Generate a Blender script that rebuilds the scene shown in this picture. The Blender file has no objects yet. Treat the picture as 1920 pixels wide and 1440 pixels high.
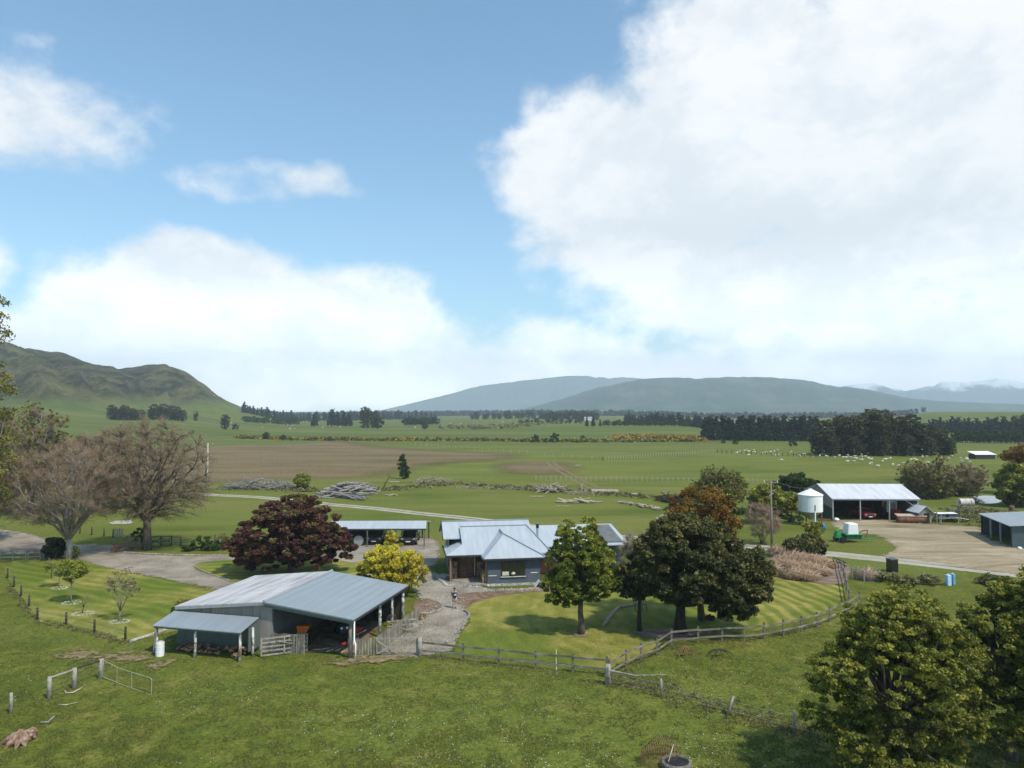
import bpy, math, random
import numpy as np
from mathutils import Vector, Matrix, noise as mnoise
random.seed(7)
rng = np.random.default_rng(7)
SC = bpy.context.scene
COL = SC.collection
R = math.radians
# ---------------------------------------------------------------- camera
F, CX, CY, HZ, CAMH = 1340.0, 960.0, 720.0, 770.0, 17.0
PITCH = math.atan((HZ - CY) / F)
def ray(px, py):
    a, b = (px - CX) / F, -(py - CY) / F
    c, s = math.cos(PITCH), math.sin(PITCH)
    return Vector((a, c - b * s, s + b * c))
def G(px, py, z=0.0):
    d = ray(px, py); t = (z - CAMH) / d.z
    return Vector((d.x * t, d.y * t, z))
def D(px, depth):
    "point on the ground at a given distance ahead, in column px"
    return Vector(((px - CX) / F * depth, depth, 0))
cam = bpy.data.objects.new('camera', bpy.data.cameras.new('camera')); COL.objects.link(cam)
cam.location = (0, 0, CAMH); cam.rotation_euler = (math.pi / 2 + PITCH, 0, 0)
cam.data.sensor_width = 36; cam.data.lens = F / 1920 * 36
cam.data.clip_start = 0.5; cam.data.clip_end = 60000
SC.camera = cam
# ---------------------------------------------------------------- object helpers
def tag(o, label=None, cat=None, group=None, kind=None):
    if label: o['label'] = label
    if cat: o['category'] = cat
    if group: o['group'] = group
    if kind: o['kind'] = kind
    return o
def thing(name, loc, rz=0, label=None, cat=None, group=None, scale=1):
    o = bpy.data.objects.new(name, None); COL.objects.link(o)
    o.location = loc; o.rotation_euler = (0, 0, rz); o.scale = (scale,) * 3
    o.empty_display_size = 0.3
    return tag(o, label, cat, group)
def kids(o): return [c for c in bpy.data.objects if c.parent is o]
def copy_tree(o, kidmap, parent=None):
    c = o.copy(); COL.objects.link(c); c.parent = parent
    for ch in kidmap.get(o, []): copy_tree(ch, kidmap, c)
    return c
def kmap(o):
    m = {}
    for c in bpy.data.objects:
        if c.parent: m.setdefault(c.parent, []).append(c)
    return m
def mesh_np(name, V, Fq, mat, parent=None, attrs=None, smooth=False, loc=None):
    "V (n,3); Fq (m,k) equal-sided faces; attrs {name:(domain,array)}"
    me = bpy.data.meshes.new(name)
    V = np.asarray(V, dtype=np.float32); Fq = np.asarray(Fq, dtype=np.int32)
    m, k = Fq.shape
    me.vertices.add(len(V)); me.vertices.foreach_set('co', V.ravel())
    me.loops.add(m * k); me.loops.foreach_set('vertex_index', Fq.ravel())
    me.polygons.add(m)
    me.polygons.foreach_set('loop_start', np.arange(0, m * k, k, dtype=np.int32))
    me.polygons.foreach_set('loop_total', np.full(m, k, dtype=np.int32))
    if smooth: me.polygons.foreach_set('use_smooth', np.ones(m, dtype=bool))
    for an, (dom, arr) in (attrs or {}).items():
        a = me.attributes.new(an, 'FLOAT', dom); a.data.foreach_set('value', np.asarray(arr, dtype=np.float32))
    me.update(calc_edges=True); me.validate()
    me.materials.append(mat)
    o = bpy.data.objects.new(name, me); COL.objects.link(o); o.parent = parent
    if loc is not None: o.location = loc
    return o
class MB:
    "collects shapes; build() links them as one mesh object"
    def __init__(s): s.v = []; s.f = []; s.mi = []; s.cur = 0
    def add(s, vs, fs):
        n = len(s.v); s.v += [tuple(p) for p in vs]
        for f in fs: s.f.append([i + n for i in f]); s.mi.append(s.cur)
        return s
    def box(s, x0, x1, y0, y1, z0, z1, M=None):
        vs = [Vector((x, y, z)) for z in (z0, z1) for y in (y0, y1) for x in (x0, x1)]
        if M: vs = [M @ p for p in vs]
        return s.add(vs, [(0,2,3,1),(4,5,7,6),(0,1,5,4),(2,6,7,3),(0,4,6,2),(1,3,7,5)])
    def bar(s, p, q, w, h=None, up=(0,0,1)):
        "rectangular bar from p to q"
        p, q = Vector(p), Vector(q); h = h or w; d = (q - p)
        if d.length < 1e-6: return s
        d.normalize(); u = Vector(up)
        if abs(d.dot(u)) > .98: u = Vector((0, 1, 0))
        a = d.cross(u).normalized() * w / 2; b = a.cross(d).normalized() * h / 2
        vs = [e + x for e in (p, q) for x in (-a - b, a - b, a + b, -a + b)]
        return s.add(vs, [(0,1,2,3),(7,6,5,4),(0,4,5,1),(1,5,6,2),(2,6,7,3),(3,7,4,0)])
    def tube(s, pts, r, n=8, cap=True):
        pts = [Vector(p) for p in pts]
        rs = r if isinstance(r, (list, tuple)) else [r] * len(pts)
        vs = []; a = None
        for i, p in enumerate(pts):
            d = (pts[min(i + 1, len(pts) - 1)] - pts[max(i - 1, 0)]).normalized()
            if a is None: a = d.orthogonal().normalized()
            else:
                a = (a - d * a.dot(d))
                a = a.normalized() if a.length > 1e-5 else d.orthogonal().normalized()
            b = d.cross(a)
            for k in range(n):
                t = 2 * math.pi * k / n; vs.append(p + (a * math.cos(t) + b * math.sin(t)) * rs[i])
        fs = [(i*n+k, i*n+(k+1)%n, (i+1)*n+(k+1)%n, (i+1)*n+k) for i in range(len(pts)-1) for k in range(n)]
        if cap: fs += [tuple(range(n))[::-1], tuple(range((len(pts)-1)*n, len(pts)*n))]
        return s.add(vs, fs)
    def lathe(s, prof, n=20, c=(0,0,0), axis='z'):
        vs = []
        for r, z in prof:
            for k in range(n):
                t = 2*math.pi*k/n
                p = (r*math.cos(t), r*math.sin(t), z)
                if axis == 'x': p = (z, p[0], p[1])
                if axis == 'y': p = (p[0], z, p[1])
                vs.append((p[0]+c[0], p[1]+c[1], p[2]+c[2]))
        m = len(prof)
        fs = [(i*n+k, i*n+(k+1)%n, (i+1)*n+(k+1)%n, (i+1)*n+k) for i in range(m-1) for k in range(n)]
        fs += [tuple(range(n))[::-1], tuple(range((m-1)*n, m*n))]
        return s.add(vs, fs)
    def slab(s, pts, t):
        "polygon with thickness t downwards"
        n = len(pts); vs = [Vector(p) for p in pts] + [Vector(p) - Vector((0, 0, t)) for p in pts]
        fs = [tuple(range(n)), tuple(range(n, 2*n))[::-1]] + [(i, i+n, (i+1)%n+n, (i+1)%n) for i in range(n)]
        return s.add(vs, fs)
    def prism(s, pts, d):
        "polygon pushed along vector d"
        n = len(pts); d = Vector(d); vs = [Vector(p) for p in pts] + [Vector(p) + d for p in pts]
        fs = [tuple(range(n)), tuple(range(n, 2*n))[::-1]] + [(i, i+n, (i+1)%n+n, (i+1)%n) for i in range(n)]
        return s.add(vs, fs)
    def rock(s, c, r, seed=0, flat=.7):
        rr = random.Random(seed); vs = []; fs = []
        n, m = 7, 4
        o = Vector((rr.random()*9, rr.random()*9, seed))
        for i in range(m + 1):
            ph = math.pi * i / m
            for k in range(n):
                t = 2*math.pi*k/n
                d = Vector((math.sin(ph)*math.cos(t), math.sin(ph)*math.sin(t), math.cos(ph)))
                q = 1 + .45 * mnoise.noise(d * 1.3 + o)
                vs.append((c[0]+d.x*r*q, c[1]+d.y*r*q, c[2]+d.z*r*q*flat))
        fs = [(i*n+k, (i+1)*n+k, (i+1)*n+(k+1)%n, i*n+(k+1)%n) for i in range(m) for k in range(n)]
        return s.add(vs, fs)
    def build(s, name, mat, parent=None, smooth=False, bevel=0, loc=None):
        me = bpy.data.meshes.new(name); me.from_pydata(s.v, [], s.f)
        mats = mat if isinstance(mat, (list, tuple)) else [mat]
        for m in mats: me.materials.append(m)
        if len(mats) > 1: me.polygons.foreach_set('material_index', s.mi)
        me.validate(); me.update()
        import bmesh
        bm = bmesh.new(); bm.from_mesh(me)
        bmesh.ops.recalc_face_normals(bm, faces=bm.faces); bm.to_mesh(me); bm.free()
        if smooth:
            for p in me.polygons: p.use_smooth = True
        o = bpy.data.objects.new(name, me); COL.objects.link(o); o.parent = parent
        if loc is not None: o.location = loc
        if bevel:
            b = o.modifiers.new('bevel', 'BEVEL'); b.width = bevel; b.segments = 2; b.limit_method = 'ANGLE'
        return o
# ---------------------------------------------------------------- material helpers
class NT:
    def __init__(s, tree): s.t = tree; s.n = tree.nodes; s.l = tree.links
    def new(s, typ, **kw):
        nd = s.n.new(typ)
        for k, v in kw.items(): setattr(nd, k, v)
        return nd
    def put(s, sock, v):
        if v is None: return
        if isinstance(v, bpy.types.NodeSocket): s.l.new(v, sock)
        else:
            try: sock.default_value = v
            except Exception: sock.default_value = (v,)*3 if isinstance(v,(int,float)) else tuple(v) + (1,)
    def math(s, op, a, b=None, c=None, clamp=False):
        nd = s.new('ShaderNodeMath', operation=op, use_clamp=clamp)
        for i, v in enumerate((a, b, c)): s.put(nd.inputs[i], v) if v is not None else None
        return nd.outputs[0]
    def vmath(s, op, a, b=None, out=0):
        nd = s.new('ShaderNodeVectorMath', operation=op); s.put(nd.inputs[0], a)
        if b is not None: s.put(nd.inputs[1], b)
        return nd.outputs[out]
    def maprange(s, v, a, b, c=0., d=1., smooth=True):
        nd = s.new('ShaderNodeMapRange', interpolation_type='SMOOTHSTEP' if smooth else 'LINEAR')
        for i, x in enumerate((v, a, b, c, d)): s.put(nd.inputs[i], x)
        return nd.outputs[0]
    def noise(s, vec, scale, detail=4, rough=.55, dist=0., mul=None):
        if mul: vec = s.vmath('MULTIPLY', vec, mul)
        nd = s.new('ShaderNodeTexNoise'); s.put(nd.inputs['Vector'], vec)
        nd.inputs['Scale'].default_value = scale; nd.inputs['Detail'].default_value = detail
        nd.inputs['Roughness'].default_value = rough; nd.inputs['Distortion'].default_value = dist
        return nd.outputs[0]
    def mix(s, fac, a, b, blend='MIX'):
        nd = s.new('ShaderNodeMix', data_type='RGBA', blend_type=blend)
        s.put(nd.inputs[0], fac); s.put(nd.inputs[6], c4(a)); s.put(nd.inputs[7], c4(b))
        return nd.outputs[2]
    def ramp(s, fac, stops):
        nd = s.new('ShaderNodeValToRGB'); cr = nd.color_ramp; s.put(nd.inputs[0], fac)
        while len(cr.elements) > 1: cr.elements.remove(cr.elements[-1])
        cr.elements[0].position = stops[0][0]; cr.elements[0].color = c4(stops[0][1])
        for p, c in stops[1:]:
            e = cr.elements.new(p); e.color = c4(c)
        return nd.outputs[0]
def c4(c):
    if isinstance(c, bpy.types.NodeSocket): return c
    return tuple(c) + (1,) if len(c) == 3 else tuple(c)
def new_mat(name):
    m = bpy.data.materials.new(name); m.use_nodes = True
    nt = NT(m.node_tree); nt.n.clear()
    out = nt.new('ShaderNodeOutputMaterial'); b = nt.new('ShaderNodeBsdfPrincipled')
    nt.l.new(b.outputs[0], out.inputs[0])
    return m, nt, b, out
def even(cols, lo=.3, hi=.7):
    n = len(cols)
    return [(lo + (hi - lo) * i / max(1, n - 1), c) for i, c in enumerate(cols)]
def nm(name, cols, s=5, detail=4, mul=None, rough=.8, metal=0, spec=.3, bump=0, bs=None, wave=None, world=False, lo=.3, hi=.7, coat=0):
    "plain material: noise picks between colours; bump; wave=(axis,scale,strength) for corrugations and boards"
    m, nt, b, out = new_mat(name)
    if world: vec = nt.new('ShaderNodeNewGeometry').outputs['Position']
    else: vec = nt.new('ShaderNodeTexCoord').outputs['Object']
    nz = nt.noise(vec, s, detail, mul=mul)
    nt.put(b.inputs['Base Color'], nt.ramp(nz, even(cols, lo, hi)))
    b.inputs['Roughness'].default_value = rough; b.inputs['Metallic'].default_value = metal
    b.inputs['Specular IOR Level'].default_value = spec
    if coat: b.inputs['Coat Weight'].default_value = coat
    h = None
    if bump: h = nt.math('MULTIPLY', nt.noise(vec, bs or s * 4, 3, mul=mul), bump)
    if wave:
        ax, sc, st = wave
        w = nt.new('ShaderNodeTexWave', wave_type='BANDS', bands_direction=ax, wave_profile='SIN')
        nt.put(w.inputs[0], vec); w.inputs['Scale'].default_value = sc
        wv = nt.math('MULTIPLY', w.outputs['Fac'], st)
        h = wv if h is None else nt.math('ADD', h, wv)
    if h is not None:
        bp = nt.new('ShaderNodeBump'); bp.inputs['Distance'].default_value = 1.0
        bp.inputs['Strength'].default_value = 1.0; nt.put(bp.inputs['Height'], h)
        nt.l.new(bp.outputs[0], b.inputs['Normal'])
    return m
def leaf_mat(name, cols, trans=.3, rough=.6, spec=.25):
    m, nt, b, out = new_mat(name)
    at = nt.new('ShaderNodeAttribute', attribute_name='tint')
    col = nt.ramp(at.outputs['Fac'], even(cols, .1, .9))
    nt.put(b.inputs['Base Color'], col); b.inputs['Roughness'].default_value = rough
    b.inputs['Specular IOR Level'].default_value = spec
    tr = nt.new('ShaderNodeBsdfTranslucent'); nt.put(tr.inputs[0], nt.mix(.35, col, (.25, .3, .03)))
    mx = nt.new('ShaderNodeMixShader'); mx.inputs[0].default_value = trans
    nt.l.new(b.outputs[0], mx.inputs[1]); nt.l.new(tr.outputs[0], mx.inputs[2]); nt.l.new(mx.outputs[0], out.inputs[0])
    return m
def ground_mat(name, build, edge=True, rough=.95, bump=None, soft=1.2, band=(.42, .58)):
    "material of a ground sheet; its outline frays by the sheet's own 'edge' attribute"
    m, nt, b, out = new_mat(name)
    P = nt.new('ShaderNodeNewGeometry').outputs['Position']
    nt.put(b.inputs['Base Color'], build(nt, P)); b.inputs['Roughness'].default_value = rough
    b.inputs['Specular IOR Level'].default_value = .1
    if bump:
        bp = nt.new('ShaderNodeBump'); bp.inputs['Distance'].default_value = 1
        nt.put(bp.inputs['Height'], nt.math('MULTIPLY', nt.noise(P, bump[0], 4, .65), bump[1])); nt.l.new(bp.outputs[0], b.inputs['Normal'])
    if edge:
        e = nt.new('ShaderNodeAttribute', attribute_name='edge').outputs['Fac']
        n = nt.math('MULTIPLY', nt.math('SUBTRACT', nt.noise(P, 1.6, 5, .7), .5), soft * 2)
        a = nt.maprange(nt.math('ADD', e, n), *band)
        tr = nt.new('ShaderNodeBsdfTransparent'); mx = nt.new('ShaderNodeMixShader'); nt.put(mx.inputs[0], a)
        nt.l.new(tr.outputs[0], mx.inputs[1]); nt.l.new(b.outputs[0], mx.inputs[2]); nt.l.new(mx.outputs[0], out.inputs[0])
    return m
# ---------------------------------------------------------------- light, sky and clouds
SUN_EL, SUN_AZ = R(55), R(132)
sdir = Vector((math.sin(SUN_AZ) * math.cos(SUN_EL), math.cos(SUN_AZ) * math.cos(SUN_EL), math.sin(SUN_EL)))
sl = bpy.data.lights.new('sun', 'SUN'); sl.energy = 3.6; sl.angle = R(3); sl.color = (1, .93, .80)
so = bpy.data.objects.new('sun', sl); COL.objects.link(so)
so.rotation_euler = sdir.to_track_quat('Z', 'Y').to_euler(); so.location = (0, 0, 60)
W = bpy.data.worlds.new('World'); SC.world = W; W.use_nodes = True
nt = NT(W.node_tree); nt.n.clear()
wo = nt.new('ShaderNodeOutputWorld'); bg = nt.new('ShaderNodeBackground'); nt.l.new(bg.outputs[0], wo.inputs[0])
bg.inputs[1].default_value = 0.125
sky = nt.new('ShaderNodeTexSky', sky_type='NISHITA'); sky.sun_disc = False
sky.sun_elevation = SUN_EL; sky.sun_rotation = SUN_AZ; sky.air_density = 1.0; sky.dust_density = .6; sky.ozone_density = 2.0
dirv = nt.new('ShaderNodeTexCoord').outputs['Generated']
sx = nt.new('ShaderNodeSeparateXYZ'); nt.l.new(dirv, sx.inputs[0])
az = nt.math('ARCTAN2', sx.outputs[0], sx.outputs[1]); el = nt.math('ARCSINE', sx.outputs[2])
cb = nt.new('ShaderNodeCombineXYZ'); nt.put(cb.inputs[0], az); nt.put(cb.inputs[1], el)
def azel(px, py):
    d = ray(px, py).normalized(); return (math.atan2(d.x, d.y), math.asin(d.z))
warp = nt.new('ShaderNodeTexNoise'); nt.put(warp.inputs['Vector'], cb.outputs[0]); warp.inputs['Scale'].default_value = 4; warp.inputs['Detail'].default_value = 3
Pw = nt.vmath('ADD', cb.outputs[0], nt.vmath('MULTIPLY', nt.vmath('SUBTRACT', warp.outputs['Color'], (.5, .5, .5)), (.16, .12, 0)))
#  px, py, rx, ry, strength
CLOUDS = [(1720,170,620,300,1.0),(1400,150,280,210,.95),(1250,330,350,190,.97),(1120,290,190,150,.85),(1480,360,430,190,.95),(1350,520,420,150,.88),(1600,560,500,130,.9),(1750,420,330,170,.9),
 (1250,480,330,120,.8),(1650,640,560,120,.8),(1150,650,460,110,.75),(1830,560,260,130,.75),(1900,60,330,280,.95),
 (360,500,170,80,.85),(230,560,160,90,.8),(400,560,290,110,.92),(620,600,330,105,.9),(300,650,330,110,.95),(830,640,330,110,.72),(600,700,700,75,.85),(1400,715,900,60,.95),(150,640,160,75,.85),
 (90,250,300,105,.57),(260,225,90,70,.50),(150,130,170,50,.40),(480,350,230,42,.56),(380,345,120,30,.5),(-300,500,200,160,.8),(2250,400,300,400,.9),
 (1480,1950-2400,800,200,.8)]
acc = None
for (px, py, rx, ry, st) in CLOUDS:
    a0, e0 = azel(px, py)
    d = nt.vmath('LENGTH', nt.vmath('MULTIPLY', nt.vmath('SUBTRACT', Pw, (a0, e0, 0)), (F / rx, F / ry, 0)), out=1)
    v = nt.maprange(d, 1.45, .35, 0., st)
    acc = v if acc is None else nt.math('SMOOTH_MAX', acc, v, .12)
n1 = nt.noise(cb.outputs[0], 7, 9, .58, .25, mul=(1, 1.5, 1))
n2 = nt.noise(cb.outputs[0], 2.6, 4, .5, .2, mul=(1, 1.8, 1))
for (px, py, rx, ry, st) in [(1450,600,110,50,.16),(1070,560,110,60,.25),(1420,120,150,60,.12),(1560,0,160,30,.25),(900,560,100,90,.3),(1330,240,60,60,.12),(1450,480,90,60,.2),(1700,560,120,50,.2),(1230,620,90,40,.2)]:
    a0, e0 = azel(px, py)
    d = nt.vmath('LENGTH', nt.vmath('MULTIPLY', nt.vmath('SUBTRACT', Pw, (a0, e0, 0)), (F / rx, F / ry, 0)), out=1)
    acc = nt.math('SUBTRACT', acc, nt.maprange(d, 1.4, .2, 0., st))
dens = nt.math('ADD', acc, nt.math('ADD', nt.math('MULTIPLY', nt.math('SUBTRACT', n1, .5), .95), nt.math('MULTIPLY', nt.math('SUBTRACT', n2, .5), .6)))
n4 = nt.noise(cb.outputs[0], 26, 7, .62, .2, mul=(1, 1.3, 1))
dens = nt.math('ADD', dens, nt.math('MULTIPLY', nt.math('SUBTRACT', n4, .5), .30))
cover = nt.maprange(dens, .33, .74)
n3 = nt.noise(nt.vmath('ADD', cb.outputs[0], (.02, -.03, .3)), 5, 7, .55, .3, mul=(1, 1.6, 1))
shade = nt.maprange(nt.math('ADD', n3, nt.math('MULTIPLY', nt.math('SUBTRACT', n4, .5), .3)), .36, .60)
ccol = nt.mix(shade, nt.mix(nt.maprange(sx.outputs[2], .24, .03), (6.0, 6.3, 6.6), (12.6, 12.8, 12.9)), nt.mix(nt.maprange(sx.outputs[2], .24, .03), (7.35, 7.4, 7.45), (16.0, 16.0, 15.9)))
skyc = nt.mix(1.0, sky.outputs[0], (1.04, 1.33, 1.32), 'MULTIPLY')
low = nt.maprange(sx.outputs[2], .11, .01)
skyc2 = nt.mix(nt.math('MULTIPLY', low, .75), skyc, (13.2, 13.6, 13.9))
nt.put(bg.inputs[0], nt.mix(nt.math('MULTIPLY', cover, .97), skyc2, ccol))
SKYMUL = None
SC.view_settings.view_transform = 'Standard'; SC.view_settings.look = 'None'
SC.view_settings.exposure = 0.25; SC.view_settings.gamma = 1
SC.cycles.volume_bounces = 1; SC.cycles.max_bounces = 6; SC.cycles.transparent_max_bounces = 16
# ---------------------------------------------------------------- terrain
def smooth(a, b, x):
    t = np.clip((x - a) / (b - a), 0, 1); return t * t * (3 - 2 * t)
HILLP = [(-1500,740),(-900,690),(-500,650),(-200,641),(0,648),(60,652),(120,667),(180,686),(225,693),(270,688),(310,689),(345,705),(400,737),(430,753),(470,770),(540,789)]
hu = np.array([(p - CX) / F for p, _ in HILLP]); hh = np.array([max(0, (HZ - y) / F * 1450 + 17) for _, y in HILLP])
def fnoise(X, Y, seed):
    "cheap value noise with numpy"
    xi = np.floor(X).astype(int); yi = np.floor(Y).astype(int); fx = X - xi; fy = Y - yi
    fx = fx * fx * (3 - 2 * fx); fy = fy * fy * (3 - 2 * fy)
    def h(a, b):
        n = (a * 374761393 + b * 668265263 + seed * 1442695041) & 0x7fffffff
        n = ((n ^ (n >> 13)) * 1274126177) & 0x7fffffff
        return ((n ^ (n >> 16)) & 0xffff) / 65535.0
    return (h(xi, yi) * (1 - fx) + h(xi + 1, yi) * fx) * (1 - fy) + (h(xi, yi + 1) * (1 - fx) + h(xi + 1, yi + 1) * fx) * fy
def fbm(X, Y, seed, octv=5, g=.5):
    s = 0; a = 1; t = 0
    for i in range(octv): s = s + a * fnoise(X * 2 ** i, Y * 2 ** i, seed + i); t += a; a *= g
    return s / t
def height(X, Y):
    r = np.hypot(X, Y); u = np.where(Y > 1, X / np.maximum(Y, 1), np.sign(X) * 50)
    H = np.interp(u, hu, hh) * (Y > 1) * np.clip(Y / np.maximum(r, 1), 0, 1)
    th = np.arctan2(X, Y)
    sp = fbm(th * 9 + 40 + r * .0022, r * .0016, 3, 3); sp2 = fbm(th * 34 + 40 + r * .006, r * .005, 9, 4)
    fade = 1 - smooth(1050, 1430, r)
    rr = r - (420 * (sp - .5) * 2 + 110 * (sp2 - .5) * 2) * fade
    z = H * (.2 * smooth(380, 950, r) + .8 * smooth(880, 1420, rr) ** .9)
    z = z * (1 - smooth(1800, 3200, r)) + H * smooth(700, 1200, r) * 5 * (fbm(X * .02, Y * .02, 5) - .5) * .05
    # low green rise on the right and terraces ahead
    wr = smooth(.50, .60, u) * (u < 50)
    z = z + wr * (14.2 * smooth(700, 1050, r) + 2.0 * (fbm(u * 9, r * .004, 21) - .5) * smooth(800, 1000, r))
    wm = smooth(-.15, .05, u) * (1 - smooth(.22, .3, u))
    z = z + wm * 3.2 * smooth(560, 640, r)
    z = z + .8 * smooth(300, 500, r) * (fbm(X * .006 + 9, Y * .006, 33, 3) - .5) * 2
    return z
ang = np.concatenate([np.arange(-180, -60, 4.), np.arange(-60, 60, .2), np.arange(60, 180, 4.)])
rad = np.concatenate([[0.01, 8, 16, 24], 30 * 1.029 ** np.arange(0, 212)])
A, RR = np.meshgrid(np.radians(ang), rad)
X = RR * np.sin(A); Y = RR * np.cos(A); Z = height(X, Y)
na, nr = len(ang), len(rad)
idx = np.arange(nr * na).reshape(nr, na)
a_ = idx[:-1]; b_ = idx[1:]
Fq = np.stack([a_, np.roll(a_, -1, 1), np.roll(b_, -1, 1), b_], -1).reshape(-1, 4)
def grass_col(nt, P):
    sx = nt.new('ShaderNodeSeparateXYZ'); nt.l.new(P, sx.inputs[0]); y = sx.outputs[1]; z = sx.outputs[2]
    big = nt.noise(P, .022, 3, .5, .4, mul=(.6, 1.6, 1)); mid = nt.math('ADD', nt.math('MULTIPLY', nt.noise(P, .28, 5, .65, .6), .5), nt.math('MULTIPLY', nt.noise(P, 1.1, 5, .75, .5), .5)); fine = nt.noise(P, 4.2, 5, .8)
    near = nt.ramp(mid, [(.36, (.048, .068, .010)), (.45, (.086, .107, .015)), (.54, (.125, .135, .021)), (.64, (.21, .175, .052))])
    mid2 = nt.noise(P, .05, 5, .6, .8, mul=(.5, 1.5, 1))
    far = nt.ramp(mid2, [(.30, (.075, .105, .014)), (.46, (.120, .140, .024)), (.62, (.165, .165, .040)), (.76, (.205, .175, .07))])
    c = nt.mix(nt.maprange(y, 60, 100), near, far)
    c = nt.mix(nt.maprange(big, .42, .64), c, nt.mix(.5, c, (.15, .18, .035)))
    c = nt.mix(1.0, c, nt.ramp(fine, [(.3, (.38, .42, .4)), (.5, (1, 1, 1)), (.7, (1.6, 1.5, 1.35))]), 'MULTIPLY')
    # far paddocks: long thin bands
    pad = nt.noise(P, .006, 2, .5, .1, mul=(.25, 1.9, 1))
    c = nt.mix(nt.math('MULTIPLY', nt.maprange(y, 250, 420), .7), c, nt.ramp(pad, [(.3, (.055, .09, .018)), (.45, (.105, .13, .03)), (.52, (.07, .105, .018)), (.6, (.15, .15, .05)), (.7, (.08, .11, .025))]))
    # scrub on the hill
    hn = nt.noise(P, .012, 8, .7, .7); hn2 = nt.noise(P, .05, 7, .9)
    hc = nt.ramp(nt.math('ADD', nt.math('MULTIPLY', hn, .4), nt.math('MULTIPLY', hn2, .6)), [(.43, (.012, .014, .006)), (.475, (.026, .028, .011)), (.52, (.075, .066, .028)), (.58, (.12, .115, .038))])
    hm = nt.maprange(nt.math('ADD', z, nt.math('MULTIPLY', nt.math('SUBTRACT', hn, .5), 50)), 18, 40)
    return nt.mix(hm, c, hc)
terrain = mesh_np('ground', np.stack([X, Y, Z], -1).reshape(-1, 3), Fq, ground_mat('pasture', grass_col, edge=False, bump=(3.5, .16)), smooth=True)
tag(terrain, 'green pasture plain running to a scrubby hill', kind='structure')
# ---------------------------------------------------------------- mountains
def mountain(name, label, prof, dist, dep, mat, seed, amp=.35, base=-20):
    us = np.linspace((prof[0][0] - CX) / F, (prof[-1][0] - CX) / F, 420)
    pu = [(p - CX) / F for p, _ in prof]; H = np.interp(us, pu, [(HZ - y) / F * dist + 17 for _, y in prof])
    ts = np.linspace(-1, 1.0, 70)
    U, T = np.meshgrid(us, ts)
    sp = fbm(U * 22 + 50, T * 1.5 + 7, seed, 5, .55) - .5; sp2 = fbm(U * 90 + 50, T * 9 + 7, seed + 7, 4, .6) - .5
    t = np.clip(np.abs(T) + sp * amp * (1 - np.abs(T)) * 1.2, 0, 1)
    s = (1 - smooth(0.0, 1, t ** .9)) + sp2 * .05 * (1 - np.abs(T))
    Hm = H[None, :] * np.ones_like(T)
    k = Hm.copy(); Z = base + (k - base) * s
    Rr = dist + T * dep
    V = np.stack([U * Rr, Rr, Z], -1).reshape(-1, 3)
    n, m = len(ts), len(us); ix = np.arange(n * m).reshape(n, m)
    Fq = np.stack([ix[:-1, :-1], ix[:-1, 1:], ix[1:, 1:], ix[1:, :-1]], -1).reshape(-1, 4)
    return tag(mesh_np(name, V, Fq, mat, smooth=True), label, kind='structure')
m_mtn = nm('mountain_bush', [(.025,.04,.03),(.045,.065,.04),(.09,.10,.06)], s=.006, detail=9, world=True, rough=1, lo=.35, hi=.68)
m_far = nm('far_mountain', [(.05,.06,.05),(.08,.09,.07)], s=.003, detail=8, world=True, rough=1)
def snow_build():
    m, nt, b, out = new_mat('snowy_mountain')
    P = nt.new('ShaderNodeNewGeometry').outputs['Position']; sx = nt.new('ShaderNodeSeparateXYZ'); nt.l.new(P, sx.inputs[0])
    h = nt.math('ADD', sx.outputs[2], nt.math('MULTIPLY', nt.math('SUBTRACT', nt.noise(P, .004, 9, .7), .5), 320))
    nt.put(b.inputs['Base Color'], nt.mix(nt.maprange(h, 215, 300), (.06, .07, .07), (.8, .83, .87))); b.inputs['Roughness'].default_value = .9
    return m
mountain('mountain', 'long blue forested mountain rising beyond the plain', [(880,786),(940,778),(1000,762),(1060,745),(1120,727),(1180,714),(1250,708),(1330,708),(1400,706),(1450,709),(1520,715),(1580,723),(1640,734),(1700,746),(1760,752),(1800,754),(1860,756),(1920,758),(2100,764),(2300,782)], 4200, 1300, m_mtn, 11)
mountain('mountain', 'pale hazy mountain fading into low cloud left of the long blue one', [(640,784),(720,768),(790,752),(850,737),(900,724),(960,716),(1010,711),(1060,706),(1110,704),(1160,706),(1240,712),(1320,722),(1420,745)], 7600, 1000, m_far, 17)
mountain('mountain', 'snow topped range showing over the right shoulder of the long blue mountain', [(1420,730),(1470,712),(1520,716),(1575,725),(1610,721),(1640,719),(1670,727),(1700,734),(1735,725),(1765,715),(1800,718),(1830,715),(1870,711),(1930,716),(2000,720),(2150,740)], 7700, 1000, snow_build(), 23, amp=.5)
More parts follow.
